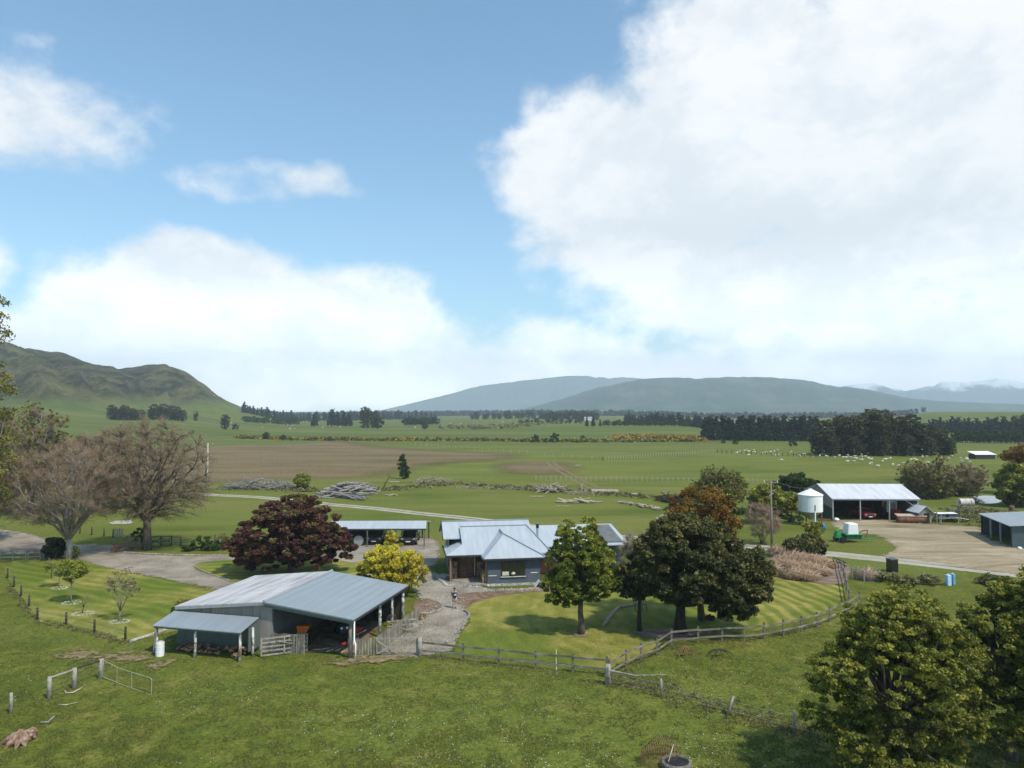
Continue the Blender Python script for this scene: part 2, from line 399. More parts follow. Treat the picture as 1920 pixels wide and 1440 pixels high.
# ---------------------------------------------------------------- ground sheets
def crom(pts, step, closed=True):
    P = [Vector(p) for p in pts]; n = len(P); out = []
    for i in range(n if closed else n - 1):
        if closed: a, b, c, d = P[i-1], P[i], P[(i+1) % n], P[(i+2) % n]
        else: a, b, c, d = P[max(i-1, 0)], P[i], P[i+1], P[min(i+2, n-1)]
        k = max(1, int((c - b).length / step))
        for j in range(k):
            t = j / k
            q = .5 * ((2*b) + (-a + c)*t + (2*a - 5*b + 4*c - d)*t*t + (-a + 3*b - 3*c + d)*t**3)
            l = b.lerp(c, t); out.append(l.lerp(q, .8))
    if not closed: out.append(P[-1])
    return out
SHEETZ = [0.004]
def sheet(name, label, pix, mat, step=1.0, inset=.45, jit=.12, zoff=None, world=None, kind='structure'):
    z = zoff if zoff is not None else SHEETZ[0]; SHEETZ[0] += .004
    pts = crom([(G(*p) if world is None else Vector((p[0], p[1], 0))) for p in pix], step)
    area = sum(pts[i-1].x * pts[i].y - pts[i].x * pts[i-1].y for i in range(len(pts)))
    if area < 0: pts = pts[::-1]
    n = len(pts); inn = []; outp = []
    for i in range(n):
        d = (pts[(i+1) % n] - pts[i-1]); d.z = 0; d.normalize(); nrm = Vector((-d.y, d.x, 0))
        j = mnoise.noise(pts[i] * .6) * jit
        outp.append(pts[i] - nrm * (inset * .5 + j)); inn.append(pts[i] + nrm * (inset * .5 - j))
    import bmesh
    from mathutils.geometry import delaunay_2d_cdt
    vs, es, fs, ov, oe, of = delaunay_2d_cdt([Vector((p.x, p.y)) for p in outp + inn], [], [[*range(n)], [*range(n, 2*n)]], 1, 1e-5)
    me = bpy.data.meshes.new(name); me.from_pydata([(v.x, v.y, z) for v in vs], [], fs)
    a = me.attributes.new('edge', 'FLOAT', 'POINT')
    vals = [1.0 if any(q >= n for q in ov[i]) else 0.0 for i in range(len(vs))]
    a.data.foreach_set('value', vals); me.materials.append(mat); me.validate()
    for p in me.polygons:
        if p.normal.z < 0: p.flip()
    o = bpy.data.objects.new(name, me); COL.objects.link(o)
    return tag(o, label, kind=kind)
def strip(name, label, pix, widths, mat, offs=(0,), zoff=None, step=2.0, fray=.35):
    "a lane along a centre line; offs gives the wheel tracks"
    z = zoff if zoff is not None else SHEETZ[0]; SHEETZ[0] += .004
    base = [G(*p) for p in pix]; w = widths if isinstance(widths, list) else [widths] * len(base)
    cl = crom([Vector((b.x, b.y, w[i])) for i, b in enumerate(base)], step, False)
    V = []; Fc = []; E = []
    for off in offs:
        n0 = len(V)
        for i, p in enumerate(cl):
            d = cl[min(i+1, len(cl)-1)] - cl[max(i-1, 0)]; d.z = 0; d.normalize(); nr = Vector((-d.y, d.x, 0)); hw = p.z / 2
            fr = min(fray, hw * .8)
            for k, e in ((-hw - fr*.5, 0), (-hw + fr*.5, 1), (hw - fr*.5, 1), (hw + fr*.5, 0)):
                q = Vector((p.x, p.y, 0)) + nr * (off + k); V.append((q.x, q.y, z)); E.append(e)
        for i in range(len(cl) - 1):
            for k in range(3): Fc.append((n0+i*4+k, n0+(i+1)*4+k, n0+(i+1)*4+k+1, n0+i*4+k+1))
    o = mesh_np(name, V, Fc, mat, attrs={'edge': ('POINT', E)})
    me = o.data
    for p in me.polygons:
        if p.normal.z < 0: p.flip()
    return tag(o, label, kind='structure')
def gravel(nt, P):
    a = nt.noise(P, .35, 5, .6, .4); f = nt.noise(P, 9, 4, .75)
    c = nt.ramp(a, [(.3, (.18, .152, .118)), (.5, (.285, .245, .195)), (.7, (.38, .335, .27))])
    return nt.mix(1, c, nt.ramp(f, [(.3, (.6, .6, .6)), (.5, (1, 1, 1)), (.75, (1.4, 1.4, 1.4))]), 'MULTIPLY')
def lane(nt, P):
    a = nt.noise(P, .5, 4, .6); return nt.ramp(a, [(.3, (.30, .27, .20)), (.7, (.44, .41, .33))])
def yard(nt, P):
    a = nt.noise(P, .16, 6, .65, 1.2, mul=(.5, 1.6, 1)); f = nt.noise(P, 5, 4, .75)
    c = nt.ramp(a, [(.28, (.15, .12, .065)), (.45, (.27, .215, .135)), (.6, (.37, .30, .20)), (.75, (.45, .39, .28))])
    return nt.mix(1, c, nt.ramp(f, [(.3, (.7, .7, .7)), (.5, (1, 1, 1)), (.75, (1.3, 1.3, 1.3))]), 'MULTIPLY')
def soil(nt, P):
    a = nt.noise(P, 1.3, 6, .7, .5); return nt.ramp(a, [(.3, (.09, .055, .035)), (.5, (.19, .125, .085)), (.7, (.30, .22, .16))])
def mulch(nt, P):
    a = nt.noise(P, 1.0, 6, .7, .5, mul=(.6, 2, 1)); return nt.ramp(a, [(.3, (.10, .075, .055)), (.5, (.23, .165, .125)), (.7, (.36, .28, .22))])
def plough(nt, P):
    a = nt.noise(P, .045, 6, .6, .4, mul=(.35, 1.6, 1)); f = nt.noise(P, .5, 4, .7, 0, mul=(.2, 2, 1))
    c = nt.ramp(a, [(.3, (.12, .11, .042)), (.45, (.175, .128, .062)), (.58, (.215, .152, .085)), (.70, (.15, .15, .045))])
    return nt.mix(1, c, nt.ramp(f, [(.3, (.75, .78, .75)), (.5, (1, 1, 1)), (.75, (1.2, 1.2, 1.2))]), 'MULTIPLY')
def lawn_fn(kind, c0, ang_):
    def fn(nt, P):
        a = nt.noise(P, .35, 5, .65, .8); f = nt.noise(P, 7, 4, .7)
        dr = nt.noise(P, .11, 3, .5, .3)
        c = nt.ramp(a, [(.28, (.14, .145, .028)), (.46, (.23, .215, .05)), (.60, (.32, .275, .08)), (.75, (.38, .32, .125))])
        c = nt.mix(nt.maprange(dr, .38, .60, .12, .85), (.115, .155, .022), c)
        if kind == 'ring':     # mowing rounds about a centre
            q = nt.vmath('MULTIPLY', nt.vmath('SUBTRACT', P, (c0.x, c0.y, 0)), (1, .80, 0))
            q = nt.vmath('ADD', q, nt.vmath('MULTIPLY', nt.vmath('SUBTRACT', nt.noise(P, .12, 2), .5), (2.5, 2.5, 0)))
            rr = nt.vmath('LENGTH', q, out=1)
        else:
            rr = nt.vmath('DOT_PRODUCT', P, (math.cos(ang_), math.sin(ang_), 0), out=1)
            rr = nt.math('ADD', rr, nt.math('MULTIPLY', nt.noise(P, .15, 3), 3.0))
        sw = nt.math('SINE', nt.math('MULTIPLY', rr, 4.6 if kind == 'ring' else 4.4))
        n = nt.noise(P, .3, 4, .6)
        st = nt.maprange(nt.math('ADD', sw, nt.math('MULTIPLY', nt.math('SUBTRACT', n, .5), 3.0)), -.9, .9)
        if kind == 'ring':
            sxp = nt.new('ShaderNodeSeparateXYZ'); nt.l.new(P, sxp.inputs[0])
            st = nt.mix(nt.maprange(sxp.outputs[0], 6, 24, .75, .0), st, (.6, .6, .6))
        c = nt.mix(1, c, nt.mix(st, (.62, .74, .52) if kind == 'ring' else (.78, .86, .72), (1.2, 1.12, 1.12) if kind == 'ring' else (1.1, 1.06, 1.06)), 'MULTIPLY')
        return nt.mix(1, c, nt.ramp(f, [(.3, (.72, .74, .7)), (.5, (1, 1, 1)), (.75, (1.3, 1.25, 1.2))]), 'MULTIPLY')
    return fn
MG = ground_mat('gravel_mat', gravel, bump=(14, .03), soft=1.8); ML = ground_mat('lane_mat', lane, soft=.9); MY = ground_mat('yard_mat', yard, bump=(6, .03), soft=1.6)
MWORN = ground_mat('worn_mat', lambda nt, P: nt.ramp(nt.noise(P, 2.2, 5, .7), [(.3, (.10, .09, .03)), (.5, (.22, .165, .085)), (.7, (.33, .26, .15))]), soft=2.4, band=(.25, .95))
MS = ground_mat('bed_soil', soil, bump=(7, .06)); MM = ground_mat('mulch_mat', mulch, bump=(6, .08)); MP = ground_mat('ploughed_mat', plough, soft=2.4, band=(.1, 1.0))
sheet('field', 'brown ploughed field beyond the farm', [(150,880),(200,845),(300,832),(420,827),(560,826),(650,829),(700,838),(780,844),(880,847),(965,853),(920,862),(820,868),(740,882),(690,893),(560,897),(430,903),(330,907),(230,900)], MP, step=8, inset=16, jit=4, zoff=.02)
sheet('field', 'bare brown scuffed ground at the head of the wheel tracks', [(940,872),(1000,866),(1060,868),(1075,880),(1040,888),(960,886)], MP, step=4, inset=9, jit=2, zoff=.026)
strip('track', 'dusty pair of wheel tracks crossing the paddock', [(1030,866),(1046,878),(1070,892),(1092,905),(1118,916),(1140,922)], [1.3,1.2,1.1,1.0,.9,.7], MWORN, offs=(-1.1, 1.1), step=3, fray=.9, zoff=.034)
strip('farm_track', 'pale farm lane crossing the paddock behind the house', [(-120,905),(0,908),(120,912),(200,917),(300,920),(400,928),(480,932),(545,938),(620,946),(700,953),(780,962),(860,970),(920,977),(990,986),(1080,1000),(1180,1008),(1300,1018),(1420,1026),(1500,1033),(1600,1043),(1700,1053),(1800,1064),(1895,1075),(2000,1086)],
      [1.2]*16+[1.3,1.5,1.6,1.7,1.8,1.9,2,2], ML, offs=(-.85, .85), step=3, fray=.4)
sheet('gravel_drive', 'grey gravel drive sweeping past the barn to the house and down to the gate', [(-160,985),(0,993),(60,1003),(110,1018),(150,1021),(235,1024),(240,1037),(330,1041),(430,1043),(560,1040),(640,1030),(690,1012),(760,1008),(815,1012),(822,1050),(806,1066),(830,1084),(880,1098),(930,1105),(1020,1100),(1060,1098),(1060,1106),(960,1113),(890,1117),(868,1130),(880,1158),(862,1192),(835,1224),(700,1228),(780,1160),(788,1120),(750,1085),(690,1078),(640,1092),(560,1110),(470,1112),(395,1103),(300,1083),(200,1065),(145,1049),(90,1043),(0,1037),(-160,1030)], MG, inset=.9)
yd = sheet('yard', 'tan gravel farmyard in front of the hay shed', [(1585,974),(1660,975),(1720,982),(1790,985),(1838,990),(1842,1003),(1880,1020),(1960,1038),(1990,1075),(1900,1076),(1800,1062),(1700,1048),(1655,1042),(1680,1030),(1668,1015),(1640,1003),(1600,1000),(1560,984)], MY, inset=1.2, jit=.4)
c_l = G(1290, 1150)
sheet('lawn', 'mown lawn with curved mowing stripes inside the timber fence', [(850,1222),(862,1192),(882,1160),(866,1139),(900,1124),(960,1114),(1020,1109),(1120,1100),(1250,1088),(1380,1084),(1460,1083),(1545,1092),(1582,1104),(1578,1125),(1558,1148),(1470,1172),(1390,1188),(1262,1204),(1200,1228),(1142,1256),(1072,1246),(1000,1240),(935,1233),(868,1227)], ground_mat('mown_lawn', lawn_fn('ring', c_l, 0), bump=(9, .05)), inset=.3)
sheet('lawn', 'dry yellowish mown lawn with young trees left of the barn', [(8,1066),(30,1052),(90,1047),(146,1051),(250,1076),(330,1092),(400,1106),(440,1112),(400,1150),(350,1180),(310,1188),(240,1203),(180,1188),(128,1174),(72,1166),(42,1122),(20,1096)], ground_mat('dry_lawn', lawn_fn('line', c_l, R(62)), bump=(9, .05)), inset=.3)
sheet('lawn', 'small kerbed lawn island under the dark red tree', [(362,1062),(385,1054),(430,1050),(520,1047),(620,1050),(680,1060),(690,1074),(650,1088),(540,1096),(450,1094),(410,1082),(378,1073)], ground_mat('island_lawn', lawn_fn('line', c_l, R(100))), inset=.3)
sheet('flower_bed', 'bare reddish soil bed between the house and the lawn', [(855,1125),(872,1113),(930,1109),(1000,1105),(1060,1103),(1060,1109),(985,1112),(930,1119),(890,1131),(872,1141)], MS, inset=.4)
sheet('flower_bed', 'scrappy flower bed of low red plants beside the barn palings', [(775,1135),(800,1122),(822,1128),(828,1140),(805,1148),(785,1155)], MS, inset=.4)
sheet('flower_bed', 'pinkish mulch bed under the dry grass clumps', [(1440,1052),(1480,1045),(1550,1048),(1590,1060),(1592,1085),(1575,1097),(1500,1090),(1450,1080)], MM, inset=.5)
sheet('dirt_floor', 'brown dirt floor at the open mouth of the barn', [(576,1224),(570,1195),(640,1150),(760,1140),(715,1170),(668,1230),(655,1228),(620,1224)], ground_mat('dirt_mat', soil, bump=(6, .05), soft=.8), inset=.3)
sheet('mulch_patch', 'dark leaf litter under the lawn trees', [(1185,1186),(1230,1180),(1290,1178),(1340,1186),(1290,1196),(1220,1198)], MM, inset=1.0, jit=.3)
sheet('mulch_patch', 'pale litter at the foot of the light green tree', [(1068,1186),(1088,1182),(1105,1187),(1098,1194),(1078,1195)], MM, inset=.4)
# worn patches in the near paddock
for k, (px, py, rx, ry, lb) in enumerate([(150,1228,42,6,'bare strip of worn soil in the paddock by the lawn fence'),(228,1234,55,9,'bare patch of worn soil before the lean-to'),(305,1246,26,5,'small bare patch right of the larger worn patches'),(700,1236,60,5,'worn soil along the foot of the paddock gate'),(648,1243,16,5,'small bare scrape at the foot of the barn corner post')]):
    sheet('worn_ground', lb, [(px + rx*math.cos(t)*random.uniform(.8,1.1), py + ry*math.sin(t)*random.uniform(.7,1.1)) for t in np.linspace(0, 2*math.pi, 9)[:-1]], MWORN, inset=1.6, jit=.4, step=.7)
# water
mw, ntw, bw, ow = new_mat('pond_water')
bw.inputs['Base Color'].default_value = (.05, .06, .05, 1); bw.inputs['Roughness'].default_value = .08; bw.inputs['IOR'].default_value = 1.33
pw = ntw.new('ShaderNodeNewGeometry').outputs['Position']; bpw = ntw.new('ShaderNodeBump'); bpw.inputs['Strength'].default_value = .4
ntw.put(bpw.inputs['Height'], ntw.noise(pw, 2.5, 3)); ntw.l.new(bpw.outputs[0], bw.inputs['Normal'])
sheet('water', 'small pale river pool beyond the yard', [(1818,936),(1830,931),(1852,930),(1878,932),(1882,938),(1868,944),(1845,945),(1826,942)], mw, inset=.2, jit=.2)
# ---------------------------------------------------------------- vegetation
def in_ell(n, ells, shell=.45):
    "points in a union of ellipsoids, biased to the outside"
    w = np.array([e[3]*e[4]*e[5] for e in ells]) ** .75; w /= w.sum()
    k = rng.choice(len(ells), n, p=w); E = np.array(ells, float)[k]
    d = rng.normal(size=(n, 3)); d /= np.linalg.norm(d, axis=1)[:, None]
    r = shell + (1 - shell) * rng.random(n) ** .6
    return E[:, :3] + d * r[:, None] * E[:, 3:], d
def leaves(cent, per, cr, size, updir=.5, droop=0, flat=.6, tint=None, tj=.2, elong=1.9):
    n = len(cent); N = n * per
    C = np.repeat(cent, per, 0)
    off = rng.normal(size=(N, 3)); off /= np.maximum(np.linalg.norm(off, axis=1), 1e-6)[:, None]
    off *= (rng.random(N) ** .45)[:, None] * cr * np.repeat(rng.uniform(.6, 1.25, n), per)[:, None]
    off[:, 2] *= flat
    if droop: off[:, 2] -= droop * (off[:, 0]**2 + off[:, 1]**2) / cr
    P = C + off
    nr = rng.normal(size=(N, 3)); nr /= np.linalg.norm(nr, axis=1)[:, None]
    nr = nr + off / cr * .5; nr[:, 2] += updir; nr /= np.linalg.norm(nr, axis=1)[:, None]
    a = np.cross(nr, rng.normal(size=(N, 3))); a /= np.linalg.norm(a, axis=1)[:, None]; b = np.cross(nr, a)
    s = size * rng.uniform(.6, 1.35, N)[:, None]
    V = np.stack([P - a*s*.5*elong, P + b*s*.5, P + a*s*.5*elong, P - b*s*.5], 1).reshape(-1, 3)
    Fq = np.arange(N * 4).reshape(N, 4)
    ct = rng.uniform(.25, .75, n) if tint is None else tint
    t = np.clip(np.repeat(ct, per) + rng.normal(size=N) * tj, 0, 1)
    return V, Fq, t
def limb(mb, p, q, r0, r1, n=6, wob=.12, seg=4, sag=0):
    p, q = Vector(p), Vector(q); L = (q - p).length; pts = []; rs = []
    for i in range(seg + 1):
        t = i / seg; c = p.lerp(q, t)
        if 0 < i < seg: c += Vector((random.gauss(0, 1), random.gauss(0, 1), random.gauss(0, .5))) * L * wob * .5
        c.z += sag * L * math.sin(math.pi * t); pts.append(c); rs.append(r0 + (r1 - r0) * t)
    mb.tube(pts, rs, n); return pts
def leafy(name, label, cat, loc, H, ells, lm, bark, ncl=90, per=120, cr=.55, size=.17, tr=.22, th=None, group=None, nl=14, droop=0, updir=.5, flat=.6, rz=0, stems=1, shell=.45, low_tint=True, trunk=True, gap=None):
    t = thing(name, loc, rz, label, cat, group)
    cent, d = in_ell(ncl, ells, shell)
    cent[:, 2] = np.maximum(cent[:, 2], .3)
    if gap:     # drop whole pockets of clumps so that the crown breaks into boughs with gaps
        k_ = np.array([mnoise.noise(Vector(c) * gap[0] + Vector((loc[0], loc[1], 0))) > gap[1] for c in cent]); cent, d = cent[k_], d[k_]
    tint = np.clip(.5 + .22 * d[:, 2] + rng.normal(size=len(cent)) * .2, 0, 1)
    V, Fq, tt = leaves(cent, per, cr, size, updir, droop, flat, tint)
    mesh_np('crown', V, Fq, lm, t, {'tint': ('FACE', tt)})
    if trunk:
        mb = MB(); th = th or H * .35
        for s_ in range(stems):
            a = s_ * 2.4; lean = .12 * H * (stems > 1)
            top = Vector((math.cos(a) * lean, math.sin(a) * lean, th))
            pts = [Vector((math.cos(a)*.15*(stems > 1), math.sin(a)*.15*(stems > 1), -.15)), Vector((random.gauss(0,.04), random.gauss(0,.04), th * .35)).lerp(top, .35*(stems>1)), top.lerp(Vector((0,0,th*.7)), .5*(stems==1)) , top]
            pts[2] = Vector((top.x*.7 + random.gauss(0,.05), top.y*.7, th*.7))
            mb.tube(pts, [tr * 1.35, tr, tr * .85, tr * .75], 9)
            lead = Vector((random.gauss(0,.2), random.gauss(0,.2), H * .8)) + Vector((top.x, top.y, 0))
            limb(mb, top - Vector((0,0,.1)), lead, tr * .7, tr * .15, 6, .06)
            for i in rng.choice(len(cent), min(nl, len(cent)), replace=False):
                c = Vector(cent[i]); f = min(1, max(0, (c.z - th) / H)) * random.uniform(.2, .7)
                st = top.lerp(lead, f)
                limb(mb, st, c, tr * .4 * (1 - f * .5), tr * .06, 5, .1, 4, .05)
        mb.build('trunk', bark, t, smooth=True)
    return t
def twigs(P0, d, L, r, jit=.35, curve=0):
    "thin three-sided cones from P0 along d (arrays)"
    N = len(P0); d = d + rng.normal(size=(N, 3)) * jit; d /= np.linalg.norm(d, axis=1)[:, None]
    a = np.cross(d, rng.normal(size=(N, 3))); a /= np.linalg.norm(a, axis=1)[:, None]; b = np.cross(d, a)
    L = np.asarray(L).reshape(-1, 1); r = np.asarray(r).reshape(-1, 1); tip = P0 + d * L
    V = np.stack([P0 + a*r, P0 + (-.5*a + .87*b)*r, P0 + (-.5*a - .87*b)*r, tip], 1).reshape(-1, 3)
    i = np.arange(N)[:, None] * 4
    Fq = np.concatenate([i + [0,1,3], i + [1,2,3], i + [2,0,3]], 0)
    return V, Fq, tip, d
def bare(name, label, cat, loc, H, ells, bark, twigm, nn=300, per=34, tl=1.1, tr=.35, th=None, group=None, nlimb=9, sub=2, twr=.016, stems=1, rz=0, lm=None, lsize=.1, lper=0, shell=.25, up=.35):
    t = thing(name, loc, rz, label, cat, group); th = th or H * .22
    mb = MB(); C0 = Vector((0, 0, th))
    mb.tube([(0,0,-.2), (random.gauss(0,.06),0,th*.5), (0,0,th)], [tr*1.4, tr, tr*.95], 9) if stems == 1 else None
    cent, d = in_ell(nn, ells, shell)
    e0 = ells[0]; lt = []
    for k in range(nlimb):
        zz = 1 - 1.35 * (k + .5) / nlimb; aa = k * 2.39996; q_ = math.sqrt(max(0, 1 - zz * zz))
        lt.append((e0[0] + e0[3]*.88*q_*math.cos(aa), e0[1] + e0[4]*.88*q_*math.sin(aa), e0[2] + e0[5]*.88*zz))
    nodes = []
    for k in range(nlimb):
        st = C0 if stems == 1 else Vector((random.gauss(0,.25), random.gauss(0,.25), -.1))
        end = Vector(lt[k]) * 1.0; end.z = max(end.z, th * 1.15)
        mid = st.lerp(end, .5); mid.z += (end - st).length * .06
        pts = [st, st.lerp(mid, .5) + Vector((0,0,.05*H)), mid, mid.lerp(end, .5), end]
        for i_ in (1, 2, 3): pts[i_] += Vector((random.gauss(0,1), random.gauss(0,1), random.gauss(0,.6))) * (end - st).length * .05
        rs = [tr*.62, tr*.45, tr*.3, tr*.17, tr*.06] if stems == 1 else [tr*.4, tr*.3, tr*.22, tr*.12, tr*.05]
        mb.tube(pts, rs, 6)
        for i in range(4):
            for j in range(3): nodes.append(pts[i].lerp(pts[i+1], (j + .5) / 3))
    N = np.array([n[:] for n in nodes])
    ends = []
    for c in cent:
        dd = np.linalg.norm(N - c, axis=1) + np.maximum(0, N[:, 2] - c[2] + .2) * 1.5
        k = int(np.argmin(dd)); s = Vector(N[k]); e = Vector(c)
        m = s.lerp(e, .5) + Vector((random.gauss(0,.12), random.gauss(0,.12), .1)) * (e - s).length
        mb.tube([s, m, e], [tr*.11, tr*.07, tr*.035], 4, False)
        ends.append((s, m, e))
    mb.build('trunk', bark, t, smooth=True)
    S = np.array([[p[:] for p in e] for e in ends])            # n,3,3
    k = rng.integers(0, len(S), len(S) * per); f = rng.random(len(k))[:, None] ** .7
    P0 = S[k, 1] * (1 - f) + S[k, 2] * f
    ce = np.array([0, 0, th + (H - th) * .25]); o = P0 - ce; o /= np.linalg.norm(o, axis=1)[:, None]; o[:, 2] += up
    V, Fq, tip, dd = twigs(P0, o, tl * rng.uniform(.4, 1.2, len(k)), np.full(len(k), twr), .8)
    Vs = [V]; Fs = [Fq]; n = len(V); base = tip * .45 + P0 * .55
    for s_ in range(sub):
        bp = P0 * (1 - .3 - .25*s_) + tip * (.3 + .25*s_)
        V2, F2, tip2, _ = twigs(bp, dd, tl * .5 * rng.uniform(.5, 1.2, len(k)), np.full(len(k), twr * .7), .6)
        Vs.append(V2); Fs.append(F2 + n); n += len(V2)
    V = np.concatenate(Vs); Fq = np.concatenate(Fs)
    tt = np.clip(np.tile(np.repeat(rng.random(len(k)), 1), 1), 0, 1)
    mesh_np('twigs', V, Fq, twigm, t, {'tint': ('FACE', rng.random(len(Fq)))})
    if lper:
        V, Fq, tt = leaves(tip[rng.integers(0, len(tip), int(len(tip) * lper))], 4, .22, lsize, .3)
        mesh_np('leaves', V, Fq, lm, t, {'tint': ('FACE', tt)})
    return t
bark_b = nm('bark_brown', [(.045,.034,.024),(.10,.08,.06),(.16,.135,.105)], s=6, mul=(1,1,.3), bump=.02, rough=.95)
bark_g = nm('bark_grey', [(.12,.11,.09),(.23,.215,.185),(.34,.32,.28)], s=6, mul=(1,1,.3), bump=.02, rough=.95)
bark_d = nm('bark_dark', [(.02,.016,.012),(.05,.04,.03)], s=6, mul=(1,1,.3), rough=.95)
twig_brown = leaf_mat('twig_brown', [(.11,.08,.045),(.22,.165,.10),(.36,.29,.19)], 0)
twig_red = leaf_mat('twig_red', [(.13,.08,.05),(.24,.165,.10),(.37,.28,.19)], 0)
twig_pale = leaf_mat('twig_pale', [(.18,.15,.11),(.3,.26,.2)], 0)
twig_straw = leaf_mat('twig_straw', [(.28,.18,.11),(.50,.34,.22),(.68,.51,.36)], .1)
L_maple = leaf_mat('leaf_copper', [(.020,.007,.010),(.055,.014,.020),(.115,.026,.032),(.085,.045,.024),(.17,.12,.04)], .2)
L_yellow = leaf_mat('leaf_gold', [(.20,.18,.02),(.46,.38,.03),(.66,.54,.04),(.78,.68,.08)], .3)
L_green = leaf_mat('leaf_fresh', [(.06,.085,.014),(.13,.165,.022),(.23,.25,.034),(.38,.37,.06)], .35)
L_dark = leaf_mat('leaf_dark', [(.018,.024,.009),(.044,.052,.015),(.085,.085,.022),(.18,.15,.045)], .15)
L_olive = leaf_mat('leaf_olive', [(.055,.068,.014),(.125,.14,.024),(.22,.225,.036),(.40,.36,.06)], .3)
L_orange = leaf_mat('leaf_orange', [(.11,.055,.015),(.24,.12,.028),(.36,.18,.035),(.16,.11,.025)], .25)
L_willow = leaf_mat('leaf_willow', [(.08,.085,.02),(.17,.16,.035),(.28,.25,.06)], .25)
L_pine = leaf_mat('leaf_pine', [(.008,.013,.009),(.018,.027,.016),(.035,.048,.022)], .05)
L_gum = leaf_mat('leaf_gum', [(.015,.020,.010),(.036,.043,.016),(.072,.072,.026),(.14,.115,.045)], .1)
L_bush = leaf_mat('leaf_bush', [(.010,.022,.007),(.028,.055,.012),(.055,.095,.02)], .25)
L_gorse = leaf_mat('leaf_gorse', [(.02,.028,.01),(.05,.05,.014),(.22,.15,.015),(.50,.34,.02)], .2)
L_rough = leaf_mat('leaf_rough', [(.07,.08,.02),(.15,.14,.05),(.26,.22,.10),(.36,.31,.18)], .3)

# garden trees
p = D(548, 76)
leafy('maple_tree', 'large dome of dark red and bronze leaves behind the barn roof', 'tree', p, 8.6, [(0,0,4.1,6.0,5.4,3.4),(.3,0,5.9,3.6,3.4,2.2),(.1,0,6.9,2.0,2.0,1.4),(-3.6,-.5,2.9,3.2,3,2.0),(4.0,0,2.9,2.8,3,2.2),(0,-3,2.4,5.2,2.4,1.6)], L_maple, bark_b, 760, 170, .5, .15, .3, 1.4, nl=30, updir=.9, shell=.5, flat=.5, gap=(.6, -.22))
p = D(738, 66.5)
leafy('golden_shrub', 'rounded bright golden yellow shrub beside the barn roof corner', 'shrub', p, 4.6, [(-.1,0,2.7,3.0,2.6,2.0),(-.7,0,3.3,1.9,1.7,1.3),(1.2,0,2.1,2.1,1.8,1.6),(-2.0,0,2.2,1.3,1.3,1.3)], L_yellow, bark_b, 480, 110, .27, .085, .1, .5, nl=30, stems=4, shell=.5, flat=.8)
p = G(1089, 1189)
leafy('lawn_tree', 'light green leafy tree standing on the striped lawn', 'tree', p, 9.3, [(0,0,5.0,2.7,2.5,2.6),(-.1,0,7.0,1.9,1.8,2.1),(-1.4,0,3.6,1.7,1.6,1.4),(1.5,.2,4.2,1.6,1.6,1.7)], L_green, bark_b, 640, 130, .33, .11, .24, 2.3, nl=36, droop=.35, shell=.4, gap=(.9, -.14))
p = G(1199, 1184)
leafy('small_tree', 'small dark tree with a straight bare trunk between the two larger lawn trees', 'tree', p, 6.2, [(-.2,0,4.0,1.7,1.6,1.5),(.6,.3,3.2,1.2,1.2,.9),(-1.3,.2,3.6,1.1,1,.9)], L_dark, bark_d, 90, 120, .5, .17, .17, 2.1, nl=14, droop=.3)
p = G(1277, 1186)
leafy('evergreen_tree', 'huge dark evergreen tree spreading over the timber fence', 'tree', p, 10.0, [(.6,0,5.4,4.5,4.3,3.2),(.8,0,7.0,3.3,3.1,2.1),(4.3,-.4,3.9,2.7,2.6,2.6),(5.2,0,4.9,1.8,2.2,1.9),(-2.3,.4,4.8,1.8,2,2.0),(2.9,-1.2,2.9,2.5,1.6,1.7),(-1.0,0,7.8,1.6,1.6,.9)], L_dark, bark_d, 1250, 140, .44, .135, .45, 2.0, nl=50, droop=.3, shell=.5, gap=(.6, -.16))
p = D(1312, 58.6)
leafy('copper_shoot_tree', 'tall tree with rusty orange new leaves topping out behind the dark evergreen', 'tree', p, 11.1, [(0,0,9.2,2.6,2.3,1.6),(.3,0,7.6,3.0,2.6,1.8),(-1.8,0,8.2,1.3,1.3,1.0)], L_orange, bark_b, 200, 150, .45, .11, .25, 4, nl=24, flat=.9)
p = D(1195, 61)
bare('bare_shrub', 'pale leafless shrub behind the gap between the lawn trees', 'shrub', p, 6.6, [(0,0,4.6,1.7,1.5,2.2)], bark_g, twig_pale, 110, 26, .7, .09, 1.0, nlimb=8, stems=5, twr=.012)
# right foreground trees
for k, (px, dep, top, rad_, lb) in enumerate([(1666, 33.5, 9.2, 3.7, 'big olive green tree in the right foreground, nearest the timber fence end'), (1880, 35.5, 9.2, 3.1, 'olive green tree in the right foreground between its two neighbours'), (1990, 34.5, 11.4, 3.0, 'darker green tree cut off by the right edge of the photo')]):
    p = D(px, dep)
    E = [(0,0,top*.52,rad_*.85,rad_*.85,top*.32),(.15*rad_,0,top*.78,rad_*.55,rad_*.55,top*.19),(-.30*rad_,0,top*.74,rad_*.42,rad_*.5,top*.17),(.62*rad_,0,top*.62,rad_*.36,rad_*.5,top*.18),(-.72*rad_,-.3,top*.52,rad_*.34,rad_*.5,top*.15),(-.78*rad_,-.2,top*.33,rad_*.36,rad_*.5,top*.10),(.66*rad_,.2,top*.36,rad_*.42,rad_*.6,top*.16),(-.2*rad_,-.9,top*.22,rad_*.8,rad_*.5,top*.11),(.3*rad_,-.6,top*.18,rad_*.7,rad_*.5,top*.1)]
    leafy('foreground_tree', lb, 'tree', p, top, E, L_olive, bark_b, [2300, 1800, 1400][k], 100, .26, .078, .26, 2.2, 'olive trees in the right foreground', nl=90, droop=.1, shell=.3, flat=.5, gap=(.75, -.10))
